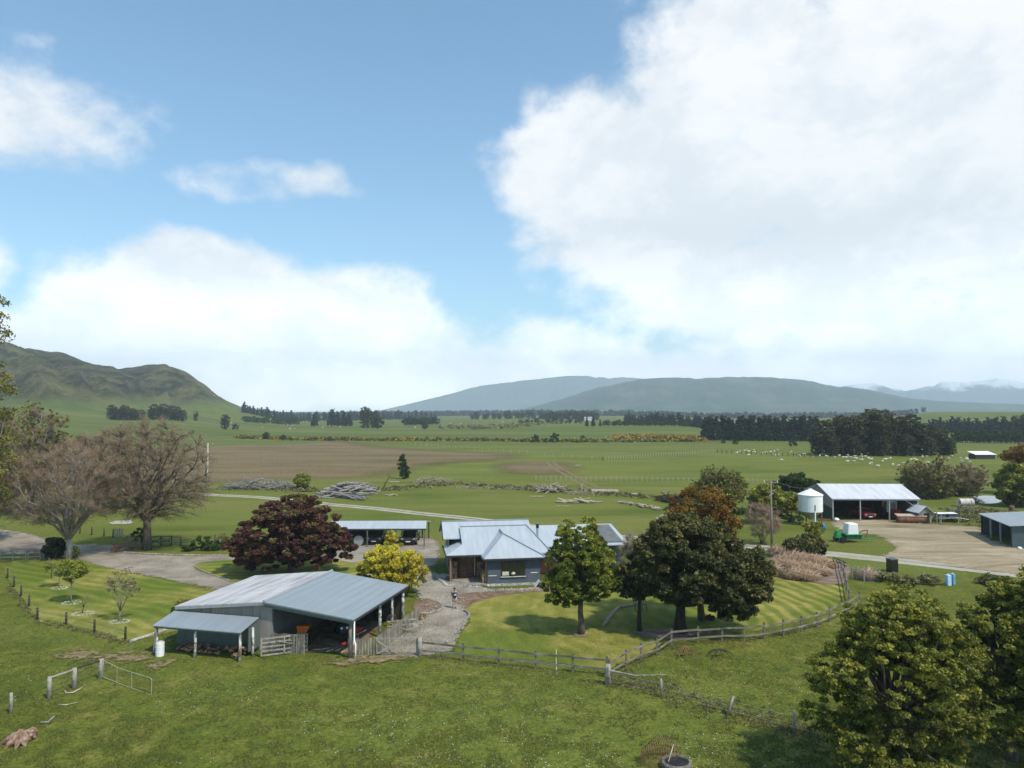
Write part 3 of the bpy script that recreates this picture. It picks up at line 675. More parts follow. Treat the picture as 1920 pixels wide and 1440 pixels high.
# left big trees
p = G(275, 1031)
bare('bare_tree', 'big leafless tree with a broad rounded crown, beside the dark timber gate and wagon wheel', 'tree', p, 17.0, [(.8,0,9.8,7.2,6.5,6.2),(1.2,0,6.4,7.4,6.6,3.2),(-.2,0,12.3,5.4,4.8,4.2)], bark_b, twig_brown, 1000, 16, 1.0, .45, 3.4, nlimb=26, twr=.013, shell=.35, up=.1)
p = G(128, 1049)
bare('bare_tree', 'leafless tree with a forked pale trunk beside the clipped round bush', 'tree', p, 14.5, [(-1.5,0,8.6,6.8,6,4.8),(2.0,0,8.8,5.0,5,4.6),(-5.2,0,7,3.8,4.5,3.4)], bark_g, twig_red, 850, 15, 1.0, .34, 2.3, nlimb=22, twr=.013, shell=.35, up=.1)
for k, (px, dep, H_, w_, lb, tm, bk) in enumerate([(62, 118, 18.5, 6.0, 'leafless pale limbed tree at the back of the left group, rounded olive top', twig_brown, bark_g),(185, 122, 14.5, 7.5, 'reddish leafless tree behind the forked pale trunk', twig_red, bark_b),(-45, 92, 15, 6.0, 'twiggy brown tree at the left edge of the photo', twig_brown, bark_g)]):
    bare('bare_tree', lb, 'tree', D(px, dep), H_, [(0,0,H_*.62,w_,w_*.9,H_*.33),(0,0,H_*.42,w_*.95,w_*.9,H_*.22)], bk, tm, 380, 26, 1.5, .5, H_*.25, nlimb=14, twr=.022, lm=L_willow, lsize=.32, lper=.12 if k != 1 else 0)
p = D(-50, 78)
leafy('tall_tree', 'very tall thinly leaved green tree at the left edge reaching into the sky', 'tree', p, 32, [(0,0,25.0,3.6,3.4,6.2),(0,0,17,5.4,5,5.0),(0,0,10.5,5.2,5,5.4),(.8,0,27.0,1.9,2.2,2.6)], L_willow, bark_g, 430, 60, .85, .16, .4, 6, nl=60, shell=.2)
p = G(101, 1049)
leafy('round_bush', 'dark clipped dome shaped bush beside the forked bare tree', 'bush', p, 2.7, [(0,0,1.35,1.05,1.05,1.15)], L_pine, bark_d, 150, 60, .28, .11, .08, .5, shell=.85, nl=6, flat=1, updir=.2)
p = G(140, 1047)
leafy('bush', 'small fresh green bush at the foot of the forked bare tree', 'bush', p, 1.4, [(0,0,.7,.6,.5,.6)], L_green, bark_d, 22, 60, .25, .09, .03, .2, nl=5)
# young trees in the left lawn, each in its ring of stones
m_stone = nm('pale_stone', [(.20,.19,.17),(.34,.33,.30),(.50,.48,.44)], s=2.5, bump=.02, rough=.95)
def ring(px, py, r, lb):
    mb = MB(); c = G(px, py); mb.lathe([(r*1.15,-.02),(r*1.1,.03)], 20)
    for k in range(16):
        a = k / 16 * 2 * math.pi; mb.rock((math.cos(a)*r*1.0, math.sin(a)*r*.8, .03), random.uniform(.07, .13), k + int(px), .5)
    for k in range(14):
        mb.rock((random.gauss(0, r*.4), random.gauss(0, r*.3), .01), random.uniform(.05, .10), k + int(px)*3, .5)
    o = mb.build('stone_ring', m_stone, smooth=False, loc=c); tag(o, lb, 'stones', 'stone rings round the young trees')
ring(134, 1131, .75, 'ring of pale stones under the leafy young tree'); ring(156, 1151, .8, 'ring of pale stones under the smallest leafless sapling')
ring(225, 1166, .7, 'ring of pale stones under the upright sparse young tree'); ring(112, 1103, .7, 'ring of pale stones half hidden behind the leafy young tree')
leafy('young_tree', 'leafy young fruit tree with bright green leaves on the left lawn', 'tree', G(134, 1130), 3.9, [(0,0,2.9,1.35,1.1,.9)], L_green, bark_g, 46, 60, .3, .10, .045, 1.5, 'young trees on the dry lawn', nl=16)
leafy('young_tree', 'spreading young tree with a few green leaves behind the leafy one', 'tree', G(111, 1102), 2.9, [(-.2,0,1.9,1.1,1,.65)], L_green, bark_g, 20, 42, .3, .10, .04, .9, 'young trees on the dry lawn', nl=14)
bare('young_tree', 'upright sparse young tree with thin pale branches on the left lawn', 'tree', G(225, 1165), 4.0, [(0,0,2.7,1.15,1.0,1.2)], bark_g, twig_pale, 34, 10, .45, .06, .8, 'young trees on the dry lawn', nlimb=8, stems=1, twr=.009, lm=L_rough, lsize=.10, lper=.35)
bare('young_tree', 'smallest leafless sapling in a stone ring on the left lawn', 'tree', G(156, 1150), 1.6, [(0,0,1.2,.5,.5,.4)], bark_d, twig_brown, 12, 8, .3, .03, .5, 'young trees on the dry lawn', nlimb=5, twr=.008)
bare('young_tree', 'thin leafless sapling at the back corner of the left lawn', 'tree', G(97, 1084), 2.2, [(0,0,1.5,.9,.8,.6)], bark_d, twig_brown, 14, 8, .35, .03, .7, 'young trees on the dry lawn', nlimb=6, twr=.008)
# shrubs along the drive
for (px, py, w_, h_, m_, lb) in [(377,1031,1.5,1.7,L_bush,'dark leafed shrub beside the far edge of the drive, near the copper tree'),(262,1024,1.0,2.3,L_bush,'green shrub against the left side of the big bare trunk'),(398,1032,1.0,.8,L_bush,'low green groundcover clump beside the dark leafed shrub'),(355,1033,.9,.6,L_bush,'low green clump at the edge of the drive'),(345,1150,.6,1.2,L_olive,'small shrub peeping past the left barn corner'),(330,1158,.5,.8,L_bush,'tiny dark bush at the left barn wall'),
    (418,1030,.9,1.9,L_rough,'thin shrub with white blossom left of the copper tree')]:
    leafy('shrub', lb, 'shrub', G(px, py), h_, [(0,0,h_*.55,w_,w_*.8,h_*.45)], m_, bark_d, 34, 60, .3, .10, .04, .3, nl=8)
# right side bushes
B = [(1512,1046,2.3,2.3,L_dark,60,'dark evergreen bush beside the lane above the dry grasses'),(1523,1030,1.1,3.6,L_olive,26,'tall thin green sapling growing out behind the dark bush by the lane'),
     (1498,934,3.9,5.0,L_bush,90,'dark rounded bush behind the white grain silo'),(1462,930,2.6,3.2,L_dark,50,'low dark bush left of the rounded one behind the silo'),
     (1440,982,2.9,6.2,L_olive,90,'green spreading tree left of the silo beside the power pole'),(1475,970,2.4,4.2,L_olive,60,'olive bush between the green tree and the silo')]
for (px, py, w_, h_, m_, n_, lb) in B:
    leafy('bush' if h_ < 4.5 else 'tree', lb, 'bush' if h_ < 4.5 else 'tree', G(px, py), h_, [(0,0,h_*.6,w_,w_*.85,h_*.40)], m_, bark_d, n_, 90, .6, .22, .1 if h_ < 6 else .16, h_*.2, nl=16)
bare('willow_shrub', 'olive green twiggy willow behind the dark evergreen tree', 'shrub', G(1352, 962), 7.0, [(0,0,3.6,4.2,3.6,3.2)], bark_b, twig_brown, 160, 30, 1.3, .12, 1, nlimb=12, stems=6, twr=.022, lm=L_olive, lsize=.22, lper=.55)
bare('willow_shrub', 'brown leafless willow between the two lawn sheds near the power pole', 'shrub', D(1424, 92), 5.3, [(0,0,2.9,2.4,2.2,2.2)], bark_b, twig_red, 90, 26, .9, .08, .6, nlimb=9, stems=6, twr=.016)
for (px, dep, H_, w_, lb, tm, lp) in [(1742, 140, 7.6, 5.6, 'broad brown leafless willow behind the hay shed', twig_brown, .2),(1800, 144, 5.8, 4.8, 'lower brown willow beside the river pool', twig_brown, .12)]:
    bare('willow', lb, 'tree', D(px, dep), H_, [(0,0,H_*.52,w_,w_*.7,H_*.46),(-w_*.35,0,H_*.40,w_*.75,w_*.6,H_*.36)], bark_b, tm, 240, 22, 1.5, .14, 1, nlimb=14, stems=6, twr=.028, lm=L_willow, lsize=.35, lper=lp)
leafy('willow', 'green leafed willow at the right edge beside the river pool', 'tree', D(1912, 128), 8.4, [(0,0,4.4,4.6,4,3.6),(-1.5,0,3,3.4,3,2.6)], L_olive, bark_b, 130, 100, .9, .32, .2, 2, nl=20, stems=3)
leafy('willow', 'orange tinged willow top at the right edge behind the green willow', 'tree', D(1925, 145), 10.5, [(0,0,7,5.2,4,3.0)], L_orange, bark_b, 90, 90, .9, .32, .2, 3, nl=14)
leafy('shrub', 'fresh green shrub between the branch heap and the big log stack', 'shrub', G(567, 918), 3.6, [(0,0,1.9,1.7,1.4,1.6)], L_green, bark_d, 50, 60, .5, .18, .06, .5, nl=8)
leafy('field_tree', 'slender young poplar alone among the log piles', 'tree', G(757, 898), 6.6, [(0,0,2.6,1.5,1.4,2.5),(-.2,0,4.6,1.1,1.0,1.7),(.5,0,1.2,1.4,1.2,1.0)], L_bush, bark_b, 90, 50, .45, .2, .08, .6, nl=16, shell=.2, stems=3)
# dry grass clumps
def tuft(loc, r, h, mat, n, name, lb, cat, group=None, droop=1):
    t_ = rng.random((n, 2)); a = t_[:, 0] * 2 * math.pi; q = np.sqrt(t_[:, 1])
    P0 = np.stack([np.cos(a)*q*r*.45, np.sin(a)*q*r*.45, np.zeros(n)], -1)
    d = np.stack([np.cos(a)*q*.9, np.sin(a)*q*.9, np.full(n, .8)], -1)
    V1, F1, tip, dd = twigs(P0, d, h * rng.uniform(.5, 1, n), np.full(n, .03), .22)
    d2 = dd.copy(); d2[:, 2] -= .75
    V2, F2, _, _ = twigs(tip - dd*.1, d2, h * .55 * rng.uniform(.5, 1.2, n), np.full(n, .028), .35)
    V = np.concatenate([V1, V2]); Fq = np.concatenate([F1, F2 + len(V1)])
    o = mesh_np(name, V, Fq, mat, None, {'tint': ('FACE', rng.random(len(Fq)))}, loc=loc); return tag(o, lb, cat, group)
for k, (px, py, r_, h_) in enumerate([(1472,1058,1.4,1.1),(1490,1053,1.3,1.2),(1508,1060,1.5,1.3),(1528,1058,1.3,1.1),(1545,1064,1.1,1.0),(1478,1072,1.5,1.2),(1500,1076,1.6,1.3),(1524,1078,1.4,1.2),(1540,1078,.9,.9),(1455,1066,1.2,1.1),(1488,1084,1.5,1.1),(1512,1087,1.3,1.0),(1462,1043,1.2,1.2),(1448,1075,1.1,1.0)]):
    tuft(G(px, py), r_, h_, twig_straw, 800, 'dry_grass', 'straw coloured clump of dry ornamental grass in the mulch bed', 'grass clump', 'dry grass clumps in the mulch bed')
tuft(G(1624, 1086), .9, 1.1, twig_straw, 500, 'dry_grass', 'dead straw coloured plant inside the round wire netting', 'grass clump')
for (px, py, lb) in [(1660,1090,'grey green weedy clump right of the wire netting ring'),(1700,1098,'grey green weedy clump beyond the olive tree top'),(1740,1096,'pale tussock clump left of the blue barrel'),(1850,1094,'reddish dry clump right of the blue barrel'),(1872,1100,'dark low clump at the right of the reddish one')]:
    leafy('weed_clump', lb, 'shrub', G(px, py), 1.1, [(0,0,.45,1.3,.8,.5)], L_rough if 'dark' not in lb else L_bush, bark_d, 26, 50, .3, .12, trunk=False)
# ---------------------------------------------------------------- far trees
def far_tree(name, kind, lb, H, seed):
    global rng
    rng = np.random.default_rng(seed); random.seed(seed)
    t = thing(name, (0,0,0), 0, lb, 'tree')
    if kind == 'pine':
        cs = []
        for i in range(14):
            z = H * (.12 + .86 * i / 13); r = H * .22 * (1 - i / 14) ** .7
            for j in range(max(1, int(6 * (1 - i / 15)))):
                a = rng.random() * 6.28; cs.append((math.cos(a)*r*.7, math.sin(a)*r*.7, z + rng.normal() * .3))
        cent = np.array(cs); V, Fq, tt = leaves(cent, 22, H * .09, H * .055, .3, 0, .8)
        m_ = L_pine
    elif kind == 'gum':
        ells = [(0,0,H*.72,H*.26,H*.25,H*.25),(H*.08,0,H*.42,H*.23,H*.2,H*.28),(-H*.1,0,H*.5,H*.2,H*.2,H*.26),(0,0,H*.2,H*.26,H*.22,H*.2)]
        cent, _ = in_ell(170, ells, .5); V, Fq, tt = leaves(cent, 50, H * .06, H * .021, .6); m_ = L_gum
    else:
        cent, _ = in_ell(40, [(0,0,H*.52,H*.5,H*.45,H*.46)], .5); V, Fq, tt = leaves(cent, 30, H * .15, H * .07, .6); m_ = L_bush
    mesh_np('crown', V, Fq, m_, t, {'tint': ('FACE', tt)})
    mb = MB(); mb.tube([(0,0,-.5),(0,0,H*.5),(0,0,H*.9)], [H*.03, H*.02, H*.005], 6)
    if kind == 'gum':
        for k in range(9):
            c = cent[int(rng.integers(0, len(cent)))]; limb(mb, (0,0,H*rng.uniform(.12,.35)), c, H*.016, H*.004, 4, .06)
    mb.build('trunk', bark_g if kind == 'gum' else bark_d, t)
    return t
used = set(); KM = {}
protos = {'pine': [far_tree('pine_tree', 'pine', 'x', 12, 5+i) for i in range(2)], 'gum': [far_tree('gum_tree', 'gum', 'x', 12, 25+i) for i in range(3)], 'bush': [far_tree('round_tree', 'bush', 'x', 4, 45+i) for i in range(2)]}
for L_ in protos.values():
    for t in L_: KM[t] = kids(t)
rng = np.random.default_rng(99); random.seed(99)
def gz(x, y): return float(height(np.array([float(x)]), np.array([float(y)]))[0])
def far(kind, px, dep, H, lb, group=None, cat='tree', sx=1.0):
    src = random.choice(protos[kind]); base = 4 if kind == 'bush' else 12
    o = src if src not in used else copy_tree(src, KM)
    used.add(src)
    q = D(px, dep); o.location = (q.x, q.y, gz(q.x, q.y) - .1); s = H / base
    o.scale = (s * sx, s * sx, s); o.rotation_euler = (0, 0, random.random() * 6.28)
    o['label'] = lb; o['category'] = cat
    if group: o['group'] = group
    return o
def belt(kind, px0, px1, dep0, dep1, n, H0, H1, lb, group, rows=1, sx=1.0):
    for r_ in range(rows):
        for i in range(n):
            t = (i + .5 + random.uniform(-.35, .35)) / n
            far(kind, px0 + (px1 - px0) * t, dep0 + (dep1 - dep0) * t + r_ * 7 + random.uniform(-2, 2), random.uniform(H0, H1), lb, group, sx=sx)
belt('pine', 1318, 1535, 412, 400, 22, 11.5, 14.3, 'dark pine in the dense plantation block left of the gum trees', 'pines of the dense plantation block', 2, 1.25)
for (px, H_, dd) in [(1541,15,0),(1553,14.5,4),(1566,16,8),(1580,17,2),(1592,16,7),(1604,17,0),(1618,16.5,6),(1636,20,3),(1645,21,9),(1655,18.5,0),(1668,17,6),(1682,16.5,2),(1695,17.5,8),(1707,17.6,2),(1722,13.5,5),(1736,13,0),(1748,12,6),(1760,12.5,2),(1770,9,4),(1780,8,0),(1560,9,-4),(1600,8,-4),(1650,9,-4),(1700,9,-4),(1740,8,-4),(1530,8,2)]:
    far('gum', px, 272 + dd, H_ * .93, 'tall dark gum tree in the clump behind the sheep', 'gum trees in the clump behind the sheep', sx=1.15)
belt('pine', 1170, 1330, 760, 640, 34, 8, 13, 'pine in the long row left of the plantation block', 'pines in the long row', 1, 1.3)
belt('gum', 1010, 1120, 1150, 1050, 18, 11, 15, 'tree in the far dark row below the blue mountain', 'trees in the far row below the mountain', 1, 1.5)
belt('gum', 880, 1005, 1250, 1200, 12, 9, 17, 'tree in the scattered far row in the middle of the plain', 'scattered far trees in the middle', 1, 1.5)
belt('pine', 1738, 1900, 560, 520, 24, 9, 13, 'pine in the hedge row on the right terrace', 'pines in the right terrace row', 1, 1.3)
belt('bush', 1788, 1945, 380, 370, 34, 6.0, 7.0, 'clipped dark hedge tree in the low straight hedge at right', 'trees of the low straight hedge', 1, .9)
belt('gum', 1905, 1990, 500, 490, 8, 14, 17, 'dark tree at the far right edge beyond the hedge', 'dark trees at the far right edge', 1, 1.3)
belt('gum', 205, 270, 600, 590, 9, 9, 14, 'dark tree in the row at the foot of the hill', 'trees at the foot of the hill', 1, 1.2)
belt('gum', 280, 345, 600, 610, 8, 10, 15, 'dark tree in the second cluster at the foot of the hill', 'second cluster at the foot of the hill', 1, 1.2)
belt('pine', 455, 640, 1000, 1250, 30, 10, 17, 'dark pine in the row running right from the hill end', 'pines running right from the hill end', 1, 1.3)
belt('bush', 455, 560, 820, 860, 12, 6, 9, 'low dark bush before the pine row', 'low bushes before the pine row')
belt('pine', 640, 820, 1200, 1500, 26, 11, 18, 'tree in the far wood behind the big lone tree', 'trees of the far wood', 1, 1.5)
belt('bush', 760, 820, 800, 830, 10, 8, 11, 'dark scrub tree right of the big lone tree', 'scrub right of the big lone tree')
far('gum', 423, 560, 13, 'narrow dark tree standing alone right of the hill clusters')
far('bush', 442, 560, 5, 'low round bush beside the narrow dark tree')
far('gum', 368, 640, 9, 'thin tree left of the narrow dark one below the hill')
far('gum', 361, 470, 3.2, 'single round dark bush in the middle of the left pasture', sx=1.6)
for (px, H_, dd, lb) in [(685,26,0,'big dark lone tree on the plain'),(703,21,10,'second tall tree joined to the right of the big lone tree'),(708,14,-40,'paler green tree in front of the big lone pair')]:
    far('gum' if H_ > 20 else 'bush', px, 700 + dd, H_ * .83, lb, sx=1.1)
for (px, H_) in [(622,19),(633,15),(645,15),(655,14),(590,15)]:
    far('pine', px, 800, H_, 'dark pine in the loose group left of the big lone tree', 'loose pines left of the big lone tree', sx=1.3)
for (px, H_, lb) in [(150,7.6,'left pine of the small dark pair beyond the bare tree'),(161,7.2,'right pine of the small dark pair beyond the bare tree'),(176,4.8,'lower bush right of the dark pair'),(189,5.2,'small pointed pine right of the lower bush')]:
    far('pine', px, 262, H_, lb, sx=1.2)
belt('bush', 155, 225, 240, 236, 9, 3.2, 4.2, 'low dark hedge bush below the small pines', 'low hedge below the small pines')
for (px, py, H_, lb) in [(1004,829,4.2,'dark round bush at the left of the gorse line by the far fence'),(1040,829,5.0,'largest dark round bush in the gorse line'),(1022,830,2.4,'small dark bush between the two round ones'),(1092,826,3,'dark bush right of the round pair'),(1230,826,2,'tiny bush in the orange gorse'),(1355,832,2.5,'low dark bush before the plantation'),(1378,834,2.8,'second low dark bush before the plantation'),(1486,838,4,'small pointed bush left of the gum clump'),(500,824,4.2,'leftmost dark bush in the gorse hedge line'),(532,826,3.4,'round dark bush in the gorse hedge line'),(619,826,2.6,'small round bush among yellow gorse'),(797,806,6,'pale green bush on the river terrace'),(1100,806,8,'leftmost pine of the terrace group'),(1112,806,9,'taller pine of the terrace group'),(1125,806,6,'rightmost pine of the terrace group')]:
    q = G(px, py, 0); far('bush' if py > 806 or px < 900 else 'pine', px, q.y, H_, lb, cat='bush' if py > 806 else 'tree')
belt('bush', 1130, 1290, 640, 640, 22, 4, 6, 'low green hedge bush on the terrace edge', 'terrace edge hedge')
belt('bush', 970, 1090, 760, 760, 14, 3, 7, 'scrub bush below the far row in the middle', 'terrace scrub in the middle')
# gorse, far woods and rough edges nobody could count: stuff
def clumps(name, lb, pts, r, per, size, mat, flat=.6):
    C = np.array(pts, float); V, Fq, tt = leaves(C, per, r, size, .5, 0, flat)
    return tag(mesh_np(name, V, Fq, mat, attrs={'tint': ('FACE', tt)}), lb, kind='stuff')
def line_pts(path, n, jx, jy, zmax=.8):
    out = []
    for i in range(n):
        k = random.randrange(len(path) - 1); t = random.random(); a, b = G(*path[k]), G(*path[k+1]); q = a.lerp(b, t)
        x = q.x + random.gauss(0, jx); y = q.y + random.gauss(0, jy); out.append((x, y, gz(x, y) + random.random() * zmax))
    return out
clumps('gorse', 'yellow flowering gorse line across the plain', line_pts([(440,823),(560,825),(700,826),(850,826),(1000,828),(1130,829),(1320,828)], 620, 1.5, 3.5, 1.2), 1.6, 14, .75, L_gorse)
clumps('gorse', 'dense orange gorse bank before the plantation', line_pts([(1150,821),(1240,820),(1320,826)], 420, 2, 6, 1.4), 1.8, 16, .8, leaf_mat('gorse_orange', [(.09,.08,.02),(.35,.22,.015),(.55,.34,.02)], .2))
clumps('river_scrub', 'dull scrub on the river terrace', line_pts([(830,803),(900,806),(960,806),(1050,800)], 220, 4, 14, 1.5), 2.2, 14, 1.2, L_rough)
clumps('far_wood', 'dark blue far off wood along the horizon', line_pts([(640,782),(760,781),(900,780),(1000,781),(1180,782)], 900, 8, 40, 12), 7, 14, 4.5, L_pine, .8)
clumps('far_wood', 'far wood between the hill end and the plain', line_pts([(440,781),(540,780),(660,781)], 420, 8, 40, 7), 7, 14, 4.5, L_pine, .8)
clumps('far_wood', 'dark far woodland along the foot of the long mountain', line_pts([(1180,784),(1400,784),(1600,783),(1700,784)], 700, 8, 30, 9), 6, 14, 4, L_pine, .8)
clumps('rough_growth', 'rough weeds along the line of log piles', line_pts([(410,914),(520,917),(600,922),(720,918),(850,908),(960,915),(1060,920),(1150,928),(1260,935),(1330,940)], 520, 1.2, 1.6, .25), .6, 24, .28, L_rough)
clumps('rough_growth', 'rough weeds beside the silo and pole', line_pts([(1270,955),(1330,965),(1400,960),(1500,975)], 160, 1.2, 1.6, .25), .7, 24, .28, L_bush)
clumps('rough_growth', 'long weeds between the post fence and the right trees', line_pts([(1150,1275),(1250,1300),(1370,1335),(1480,1365),(1560,1385)], 420, .35, .9, .12), .22, 22, .055, L_rough)
clumps('rough_growth', 'fringe of long grass along the foot of the timber fence', line_pts([(800,1232),(870,1242),(1000,1257),(1140,1285),(1180,1253),(1260,1212),(1400,1202),(1550,1170)], 420, .15, .25, .06), .16, 20, .04, L_rough)
clumps('rough_growth', 'fringe of long grass along the wire fence of the left lawn', line_pts([(15,1100),(40,1130),(72,1166),(128,1176),(180,1190),(240,1206)], 320, .15, .25, .05), .16, 18, .06, L_rough)
clumps('rough_growth', 'weeds on the bank behind the right farmyard', line_pts([(1740,975),(1800,972),(1830,960),(1900,965)], 240, 1.5, 2.5, .3), .6, 20, .25, L_rough)
# near grass blades and clover flowers
def scatter(n, y0, y1):
    y = 1 / (1 / y1 + (1 / y0 - 1 / y1) * rng.random(n)); u = rng.uniform(-.78, .78, n); return u * y, y
x, y = scatter(230000, 30, 58)
keep = fbm(x * 1.3, y * 1.3, 77, 3) > .5; x, y = x[keep], y[keep]
P0 = np.stack([x, y, np.zeros_like(x)], -1); dd = rng.normal(size=P0.shape) * .4; dd[:, 2] = 1
V, Fq, _, _ = twigs(P0, dd, rng.uniform(.05, .17, len(x)), np.full(len(x), .016), .3)
g_ = mesh_np('grass', V, Fq, leaf_mat('grass_blade', [(.04,.065,.010),(.10,.13,.020),(.22,.21,.06)], .3), attrs={'tint': ('FACE', rng.random(len(Fq)))})
tag(g_, 'grass blades of the near paddock', kind='stuff')
x, y = scatter(4200, 31, 50)
k_ = (fbm(x * .16, y * .16, 55, 3) > .50) & (fbm(x * .03 + 5, y * .03, 56, 2) > .35); x, y = x[k_], y[k_]
P0 = np.stack([x, y, np.full_like(x, .05)], -1)
V, Fq, tt = leaves(P0, 2, .02, .03, 1.5)
tag(mesh_np('clover_flowers', V, Fq, nm('flower_white', [(.55,.55,.5),(.7,.7,.62)]), attrs={'tint': ('FACE', tt)}), 'white clover flowers in the near paddock', kind='stuff')
# ---------------------------------------------------------------- building materials
m_zinc = nm('zinc_roof', [(.40,.375,.37),(.60,.57,.56),(.74,.71,.70)], s=.7, mul=(3,.35,1), detail=6, rough=.5, metal=.2, wave=('X', 13, .006))
m_blueroof = nm('blue_grey_roof', [(.25,.285,.315),(.285,.32,.35),(.31,.345,.375)], s=.6, mul=(5,.3,1), detail=6, rough=.42, spec=.5, wave=('X', 13, .006))
m_houseroof = nm('pale_blue_roof', [(.38,.42,.455),(.47,.505,.54)], s=.6, mul=(4,.4,1), detail=6, rough=.45, spec=.5, wave=('X', 8, .006))
m_whiteroof = nm('pale_metal_roof', [(.50,.51,.54),(.60,.61,.64),(.66,.67,.70)], s=.5, mul=(4,.3,1), rough=.45, wave=('X', 6, .008))
m_shedwall = nm('weathered_grey_iron', [(.23,.20,.18),(.30,.265,.24),(.36,.325,.30)], s=1.2, mul=(4,4,.4), rough=.7, wave=('X', 14, .003))
m_greenwall = nm('dull_green_iron', [(.09,.115,.105),(.13,.155,.14)], s=1.5, mul=(3,3,.5), rough=.7, wave=('X', 14, .003))
m_wood = nm('weathered_timber', [(.12,.105,.08),(.22,.195,.155),(.33,.30,.25)], s=3.5, mul=(1,1,.35), detail=6, rough=.95, bump=.006)
m_wood2 = nm('silvered_timber', [(.17,.155,.125),(.30,.275,.23),(.43,.40,.35)], s=3, mul=(1,1,1), detail=6, rough=.95, bump=.006)
m_fence = nm('grey_fence_timber', [(.10,.085,.062),(.19,.165,.125),(.32,.29,.24)], s=1.3, detail=6, rough=.95)
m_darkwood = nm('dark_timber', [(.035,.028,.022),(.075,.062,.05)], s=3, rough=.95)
m_orangewood = nm('oiled_timber', [(.27,.12,.05),(.38,.19,.09)], s=4, mul=(1,1,.3), rough=.6)
m_redwood = nm('red_brown_joinery', [(.12,.035,.018),(.18,.055,.028)], s=4, mul=(1,1,.3), rough=.5)
m_board = nm('slate_blue_weatherboard', [(.075,.095,.125),(.10,.12,.15)], s=2, rough=.6, wave=('Z', 3.1, .03))
m_charcoal = nm('charcoal_trim', [(.03,.035,.042),(.045,.05,.06)], s=3, rough=.5)
m_glass = nm('window_glass', [(.008,.010,.012),(.02,.024,.028)], s=1, rough=.08, spec=.8)
m_stonew = nm('brown_stone', [(.10,.06,.03),(.24,.16,.09),(.36,.29,.20)], s=5, detail=3, rough=.9, bump=.05, lo=.38, hi=.62)
m_brick = nm('dark_red_brick', [(.06,.025,.018),(.12,.05,.035)], s=7, rough=.9)
m_patio = nm('patio_stone', [(.16,.14,.11),(.27,.245,.20),(.36,.33,.28)], s=2.2, rough=.9, bump=.03)
m_white = nm('white_paint', [(.76,.76,.74),(.86,.86,.85)], s=2, rough=.5)
m_offwhite = nm('flaking_white_bark', [(.17,.15,.12),(.42,.41,.37),(.62,.61,.58)], s=3.5, detail=6, rough=.9, lo=.42, hi=.56)
m_steel = nm('galvanised_steel', [(.33,.34,.34),(.45,.46,.46)], s=4, rough=.45, metal=.4)
m_blackm = nm('black_paint', [(.008,.009,.011),(.014,.015,.018)], s=2, rough=.25, spec=.6, coat=.5)
m_rubber = nm('tyre_rubber', [(.012,.012,.012),(.022,.022,.022)], s=8, rough=.9)
m_red = nm('red_paint', [(.33,.02,.02),(.46,.035,.03)], s=2, rough=.4)
m_orange = nm('orange_paint', [(.62,.13,.02),(.75,.18,.03)], s=2, rough=.5)
m_green = nm('machine_green', [(.02,.22,.06),(.03,.30,.09)], s=3, rough=.45)
m_dgreen = nm('deep_green_cladding', [(.012,.05,.025),(.02,.075,.035)], s=2, rough=.7)
m_blue = nm('blue_paint', [(.03,.12,.28),(.05,.18,.38)], s=2, rough=.45)
m_lblue = nm('light_blue_plastic', [(.12,.30,.46),(.18,.38,.55)], s=2, rough=.5)
m_rust = nm('rusty_iron', [(.10,.045,.028),(.20,.09,.055),(.30,.15,.10)], s=3, detail=7, rough=.9)
m_rustroof = nm('rust_streaked_tank', [(.26,.12,.10),(.48,.40,.37),(.60,.55,.52)], s=1.5, mul=(3,.6,.6), rough=.7, lo=.4, hi=.58)
m_log = nm('cut_log', [(.16,.12,.085),(.30,.25,.19),(.46,.41,.34)], s=4, detail=5, rough=.95)
m_greylog = nm('grey_log', [(.13,.115,.10),(.25,.23,.21),(.40,.375,.34)], s=4, detail=5, rough=.95)
m_palelog = nm('pale_sawn_log', [(.22,.16,.11),(.38,.31,.23),(.52,.45,.36)], s=4, detail=5, rough=.95)
m_fire = nm('split_firewood', [(.12,.06,.04),(.26,.14,.09),(.44,.27,.17)], s=5, rough=.95)
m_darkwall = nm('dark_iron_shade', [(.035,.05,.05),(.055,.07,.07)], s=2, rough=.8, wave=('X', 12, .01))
m_slate = nm('slate_iron_wall', [(.085,.115,.13),(.11,.14,.155)], s=1.5, rough=.6, wave=('X', 12, .008))
m_cream = nm('cream_plastic', [(.55,.52,.42),(.62,.6,.5)], s=3, rough=.6)
m_soilpile = nm('dirt', [(.12,.08,.05),(.2,.14,.09)], s=2, rough=1)
def rotz(a): return Matrix.Rotation(a, 4, 'Z')
# ================================================================ THE BARN
BA = -math.atan2(.235, .97)
barn = thing('barn', (-11.0, 49.55, 0), BA, 'open fronted farm barn with a weathered pale left roof and a blue grey right roof', 'barn')
zr, ze, L, WD, XR = 3.54, 2.80, 9.75, 13.7, -6.6
MB().slab([(XR,-.25,zr),(XR,L,zr),(.25,L,ze-.03),(.25,-.25,ze-.03)], .07).build('roof', m_blueroof, barn)
o = MB().slab([(XR-.01,-.25,zr+.012),(-WD-.2,-.25,ze-.02),(-WD-.2,L,ze-.02),(XR-.01,L,zr+.012)], .07).build('roof', m_zinc, barn); o['label'] = 'weathered pale zinc roof half with lilac streaks'
mb = MB()
for k in range(1, 6): f = k / 6; mb.bar((XR-.05-(WD+XR)*f,-.2,zr+.014-(zr-ze)*f),(XR-.05-(WD+XR)*f,L-.05,zr+.014-(zr-ze)*f),.04,.012)
for y_ in (2.4,4.9,7.3): mb.bar((XR-.1,y_,zr+.014),(-WD-.15,y_,ze-.012),.05,.010)
mb.build('sheet_laps', m_zinc, barn)
mb = MB()
